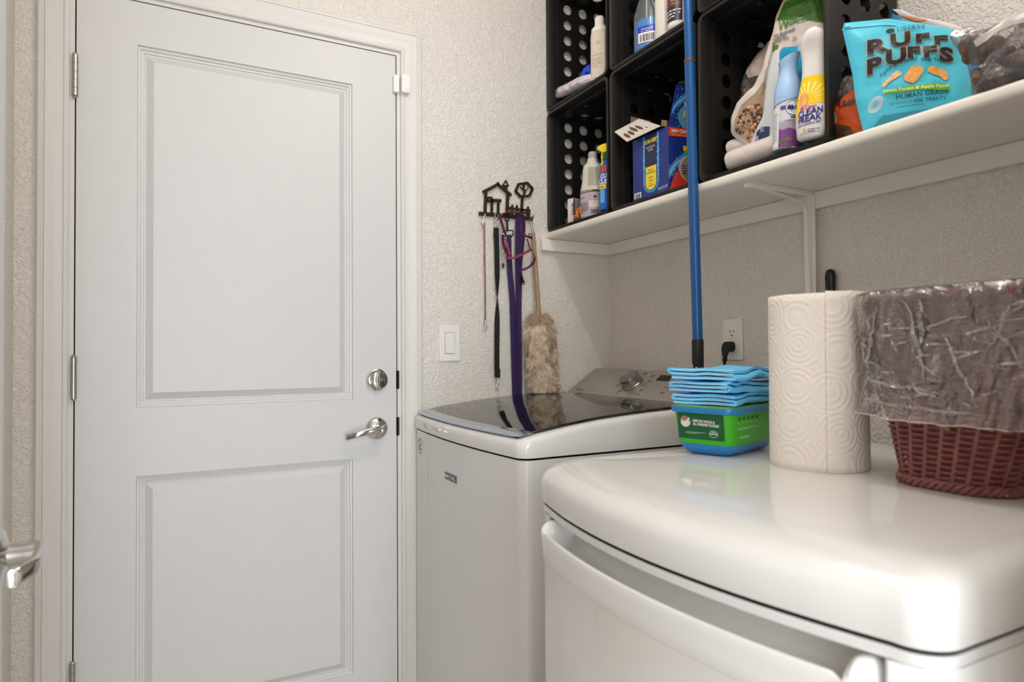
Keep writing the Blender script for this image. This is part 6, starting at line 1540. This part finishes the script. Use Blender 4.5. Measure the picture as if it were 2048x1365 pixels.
for k in range(NST):
    pts = []
    for q in range(14):
        t_ = .02+.97*q/13; R_ = bring(t_, .0005, n=NST*4); pts.append(R_[k*4+2])
    cxy = Vector((bc.x, bc.y, 0)); nn = [Vector((p_.x-cxy.x, p_.y-cxy.y, 0)).normalized() for p_ in pts]
    R0 = bring(.5, 0, n=NST*4); tg_ = (R0[(k*4+3) % (NST*4)]-R0[k*4+1]).normalized(); nv = Vector((tg_.y, -tg_.x, 0)); nv = nv if nv.dot(nn[0]) > 0 else -nv
    obj('stake', MB().strap(pts, .0046, nv, .0046), M_wick, t, smooth=30, bevel=0)
mb = MB(); NR = 62
for r_ in range(NR):
    t_ = .045+.93*r_/(NR-1); ph = PI*(r_ % 2)+PI/2
    R_ = bring(t_, .0005, n=NST*6, wav=.0028, ph=ph, nst=NST)
    mb.tube(R_, .00195, 5, closed=True)
obj('woven_rows', mb, M_wick, t, smooth=60, kind='stuff')
mb = MB()
for ph in (0, 2*PI/3, 4*PI/3):
    R_ = bring(.015, .004, n=220); R_ = [p_+Vector((0, 0, .0048*math.sin(i*2*PI*22/220+ph)+.0015)) + (Vector((p_.x-bc.x, p_.y-bc.y, 0)).normalized()*.0035*math.cos(i*2*PI*22/220+ph)) for i, p_ in enumerate(R_)]
    mb.tube(R_, .0034, 6, closed=True)
obj('base_braid', mb, M_wick, t, smooth=60)
mb = MB()
for ph in (0, PI):
    R_ = bring(.985, .002, n=220); R_ = [p_+Vector((0, 0, .0050*math.sin(i*2*PI*26/220+ph))) + (Vector((p_.x-bc.x, p_.y-bc.y, 0)).normalized()*.004*math.cos(i*2*PI*26/220+ph)) for i, p_ in enumerate(R_)]
    mb.tube(R_, .0038, 6, closed=True)
obj('rim_braid', mb, M_wick, t, smooth=60)
mb = MB(); rnd = random.Random(3)
M_straw = M('#c08a4a', .6)
for (px, py, ww) in ((1708+122, 849, .010), (1892, 861, .007), (1973, 858, .016), (1784, 949, .012), (2001, 989, .018)):
    d_ = ray(px, py); best = None
    for t_ in [i/60 for i in range(60)]:
        for p_ in bring(t_, .005, n=160):
            e = (p_-CAM); s_ = e.dot(d_)/d_.dot(d_); dist = (e-d_*s_).length
            if (best is None or dist < best[0]) and e.dot(FW) < (bc-CAM).dot(FW): best = (dist, p_)
    p_ = best[1]; tv = Vector((.35, -.93, -.25)).normalized() if px < 2100 else Vector((0, -1, 0))
    mb.tube([p_-tv*ww/2, p_, p_+tv*ww/2], .0013, 6)
obj('bare_straw_ends', mb, M_straw, t, smooth=60, kind='stuff')
# liner: a thin film over the rim, hanging down outside, crinkled
M_lin = film('liner_film', '#f8e6e1', .15, .18, (16, .9), 3.4)
def lring(t_, off, amp, seed, n=300, sag=0):
    R_ = bring(t_, off, n=n); out = []
    for i, p_ in enumerate(R_):
        a = 2*PI*i/n; rad = Vector((p_.x-bc.x, p_.y-bc.y, 0)).normalized()
        f1 = noise.noise(Vector((math.cos(a)*5, math.sin(a)*5, t_*2.5+seed))); f2 = noise.noise(Vector((math.cos(a)*14, math.sin(a)*14, t_*10+seed))); f3 = noise.noise(Vector((math.cos(a)*34, math.sin(a)*34, t_*30+seed)))
        ridge = max(0, 1-abs(noise.noise(Vector((math.cos(a)*9, math.sin(a)*9, t_*1.2+7))))*7)
        out.append(p_+rad*(amp*(f1*.9+f2*.55+f3*.22+ridge*.35))+Vector((0, 0, sag*(f1*.6+.4*noise.noise(Vector((math.cos(a)*2, math.sin(a)*2, 5)))))))
    return out
rings = [lring(.55, -.016, .004, 1), lring(.75, -.014, .004, 1), lring(.93, -.011, .003, 1)]
rings += [[p_+Vector((0, 0, dz)) for p_ in lring(1.0, off, .0015, 1)] for off, dz in ((-.008, .0045), (0, .0095), (.008, .0065))]
zl = [.975, .95, .92, .89, .86, .83, .80, .77, .74, .71, .68, .65, .62, .59, .56, .53, .50, .475, .45, .425, .405, .385, .365, .35]
for i, q in enumerate(zl):
    s_ = i/(len(zl)-1)
    rings.append(lring(q, .0105+.012*s_+.012*s_*s_, .0048+.0085*s_, 1, n=300, sag=.012*s_))
obj('liner', MB().loft(rings, cap0=False, cap1=False), M_lin, t, smooth=70, label='clear crinkled plastic liner folded over the rim')
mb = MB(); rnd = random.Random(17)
def streak(i, j, di, dj, n_, w_):
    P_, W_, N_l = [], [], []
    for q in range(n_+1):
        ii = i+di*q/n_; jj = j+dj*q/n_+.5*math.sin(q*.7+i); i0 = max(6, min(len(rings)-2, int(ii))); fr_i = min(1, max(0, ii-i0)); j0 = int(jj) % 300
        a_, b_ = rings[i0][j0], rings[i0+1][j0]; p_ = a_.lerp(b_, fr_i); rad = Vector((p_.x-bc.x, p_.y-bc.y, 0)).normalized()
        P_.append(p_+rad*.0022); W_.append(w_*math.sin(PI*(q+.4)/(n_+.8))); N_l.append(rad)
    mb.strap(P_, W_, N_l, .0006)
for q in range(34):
    j = 100+rnd.random()*62; streak(8+rnd.random()*17, j, rnd.gauss(0, 1.4), 4+rnd.random()*8, 8, .0020+.0030*rnd.random())
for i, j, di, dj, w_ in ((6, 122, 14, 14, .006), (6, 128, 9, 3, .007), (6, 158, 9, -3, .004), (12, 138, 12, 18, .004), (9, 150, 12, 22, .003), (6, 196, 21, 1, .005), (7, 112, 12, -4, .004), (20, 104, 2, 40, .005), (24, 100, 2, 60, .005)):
    streak(i, j, di, dj, 16, w_)
obj('highlight_streaks', mb, film('streak_film', '#fbf1ee', .34, .18, (40, .8), 3.4), t, smooth=60, kind='stuff')  # pale hazy strips laid on the liner as painted highlight streaks
rings2 = [p_ for p_ in rings[-1]]
obj('liner_hem', MB().tube(rings2, .0011, 5, closed=True), film('hem_film', '#f4eeec', .6, .15, (26, .3)), t, smooth=60)
# liner's loose corner flaring out over the paper towels
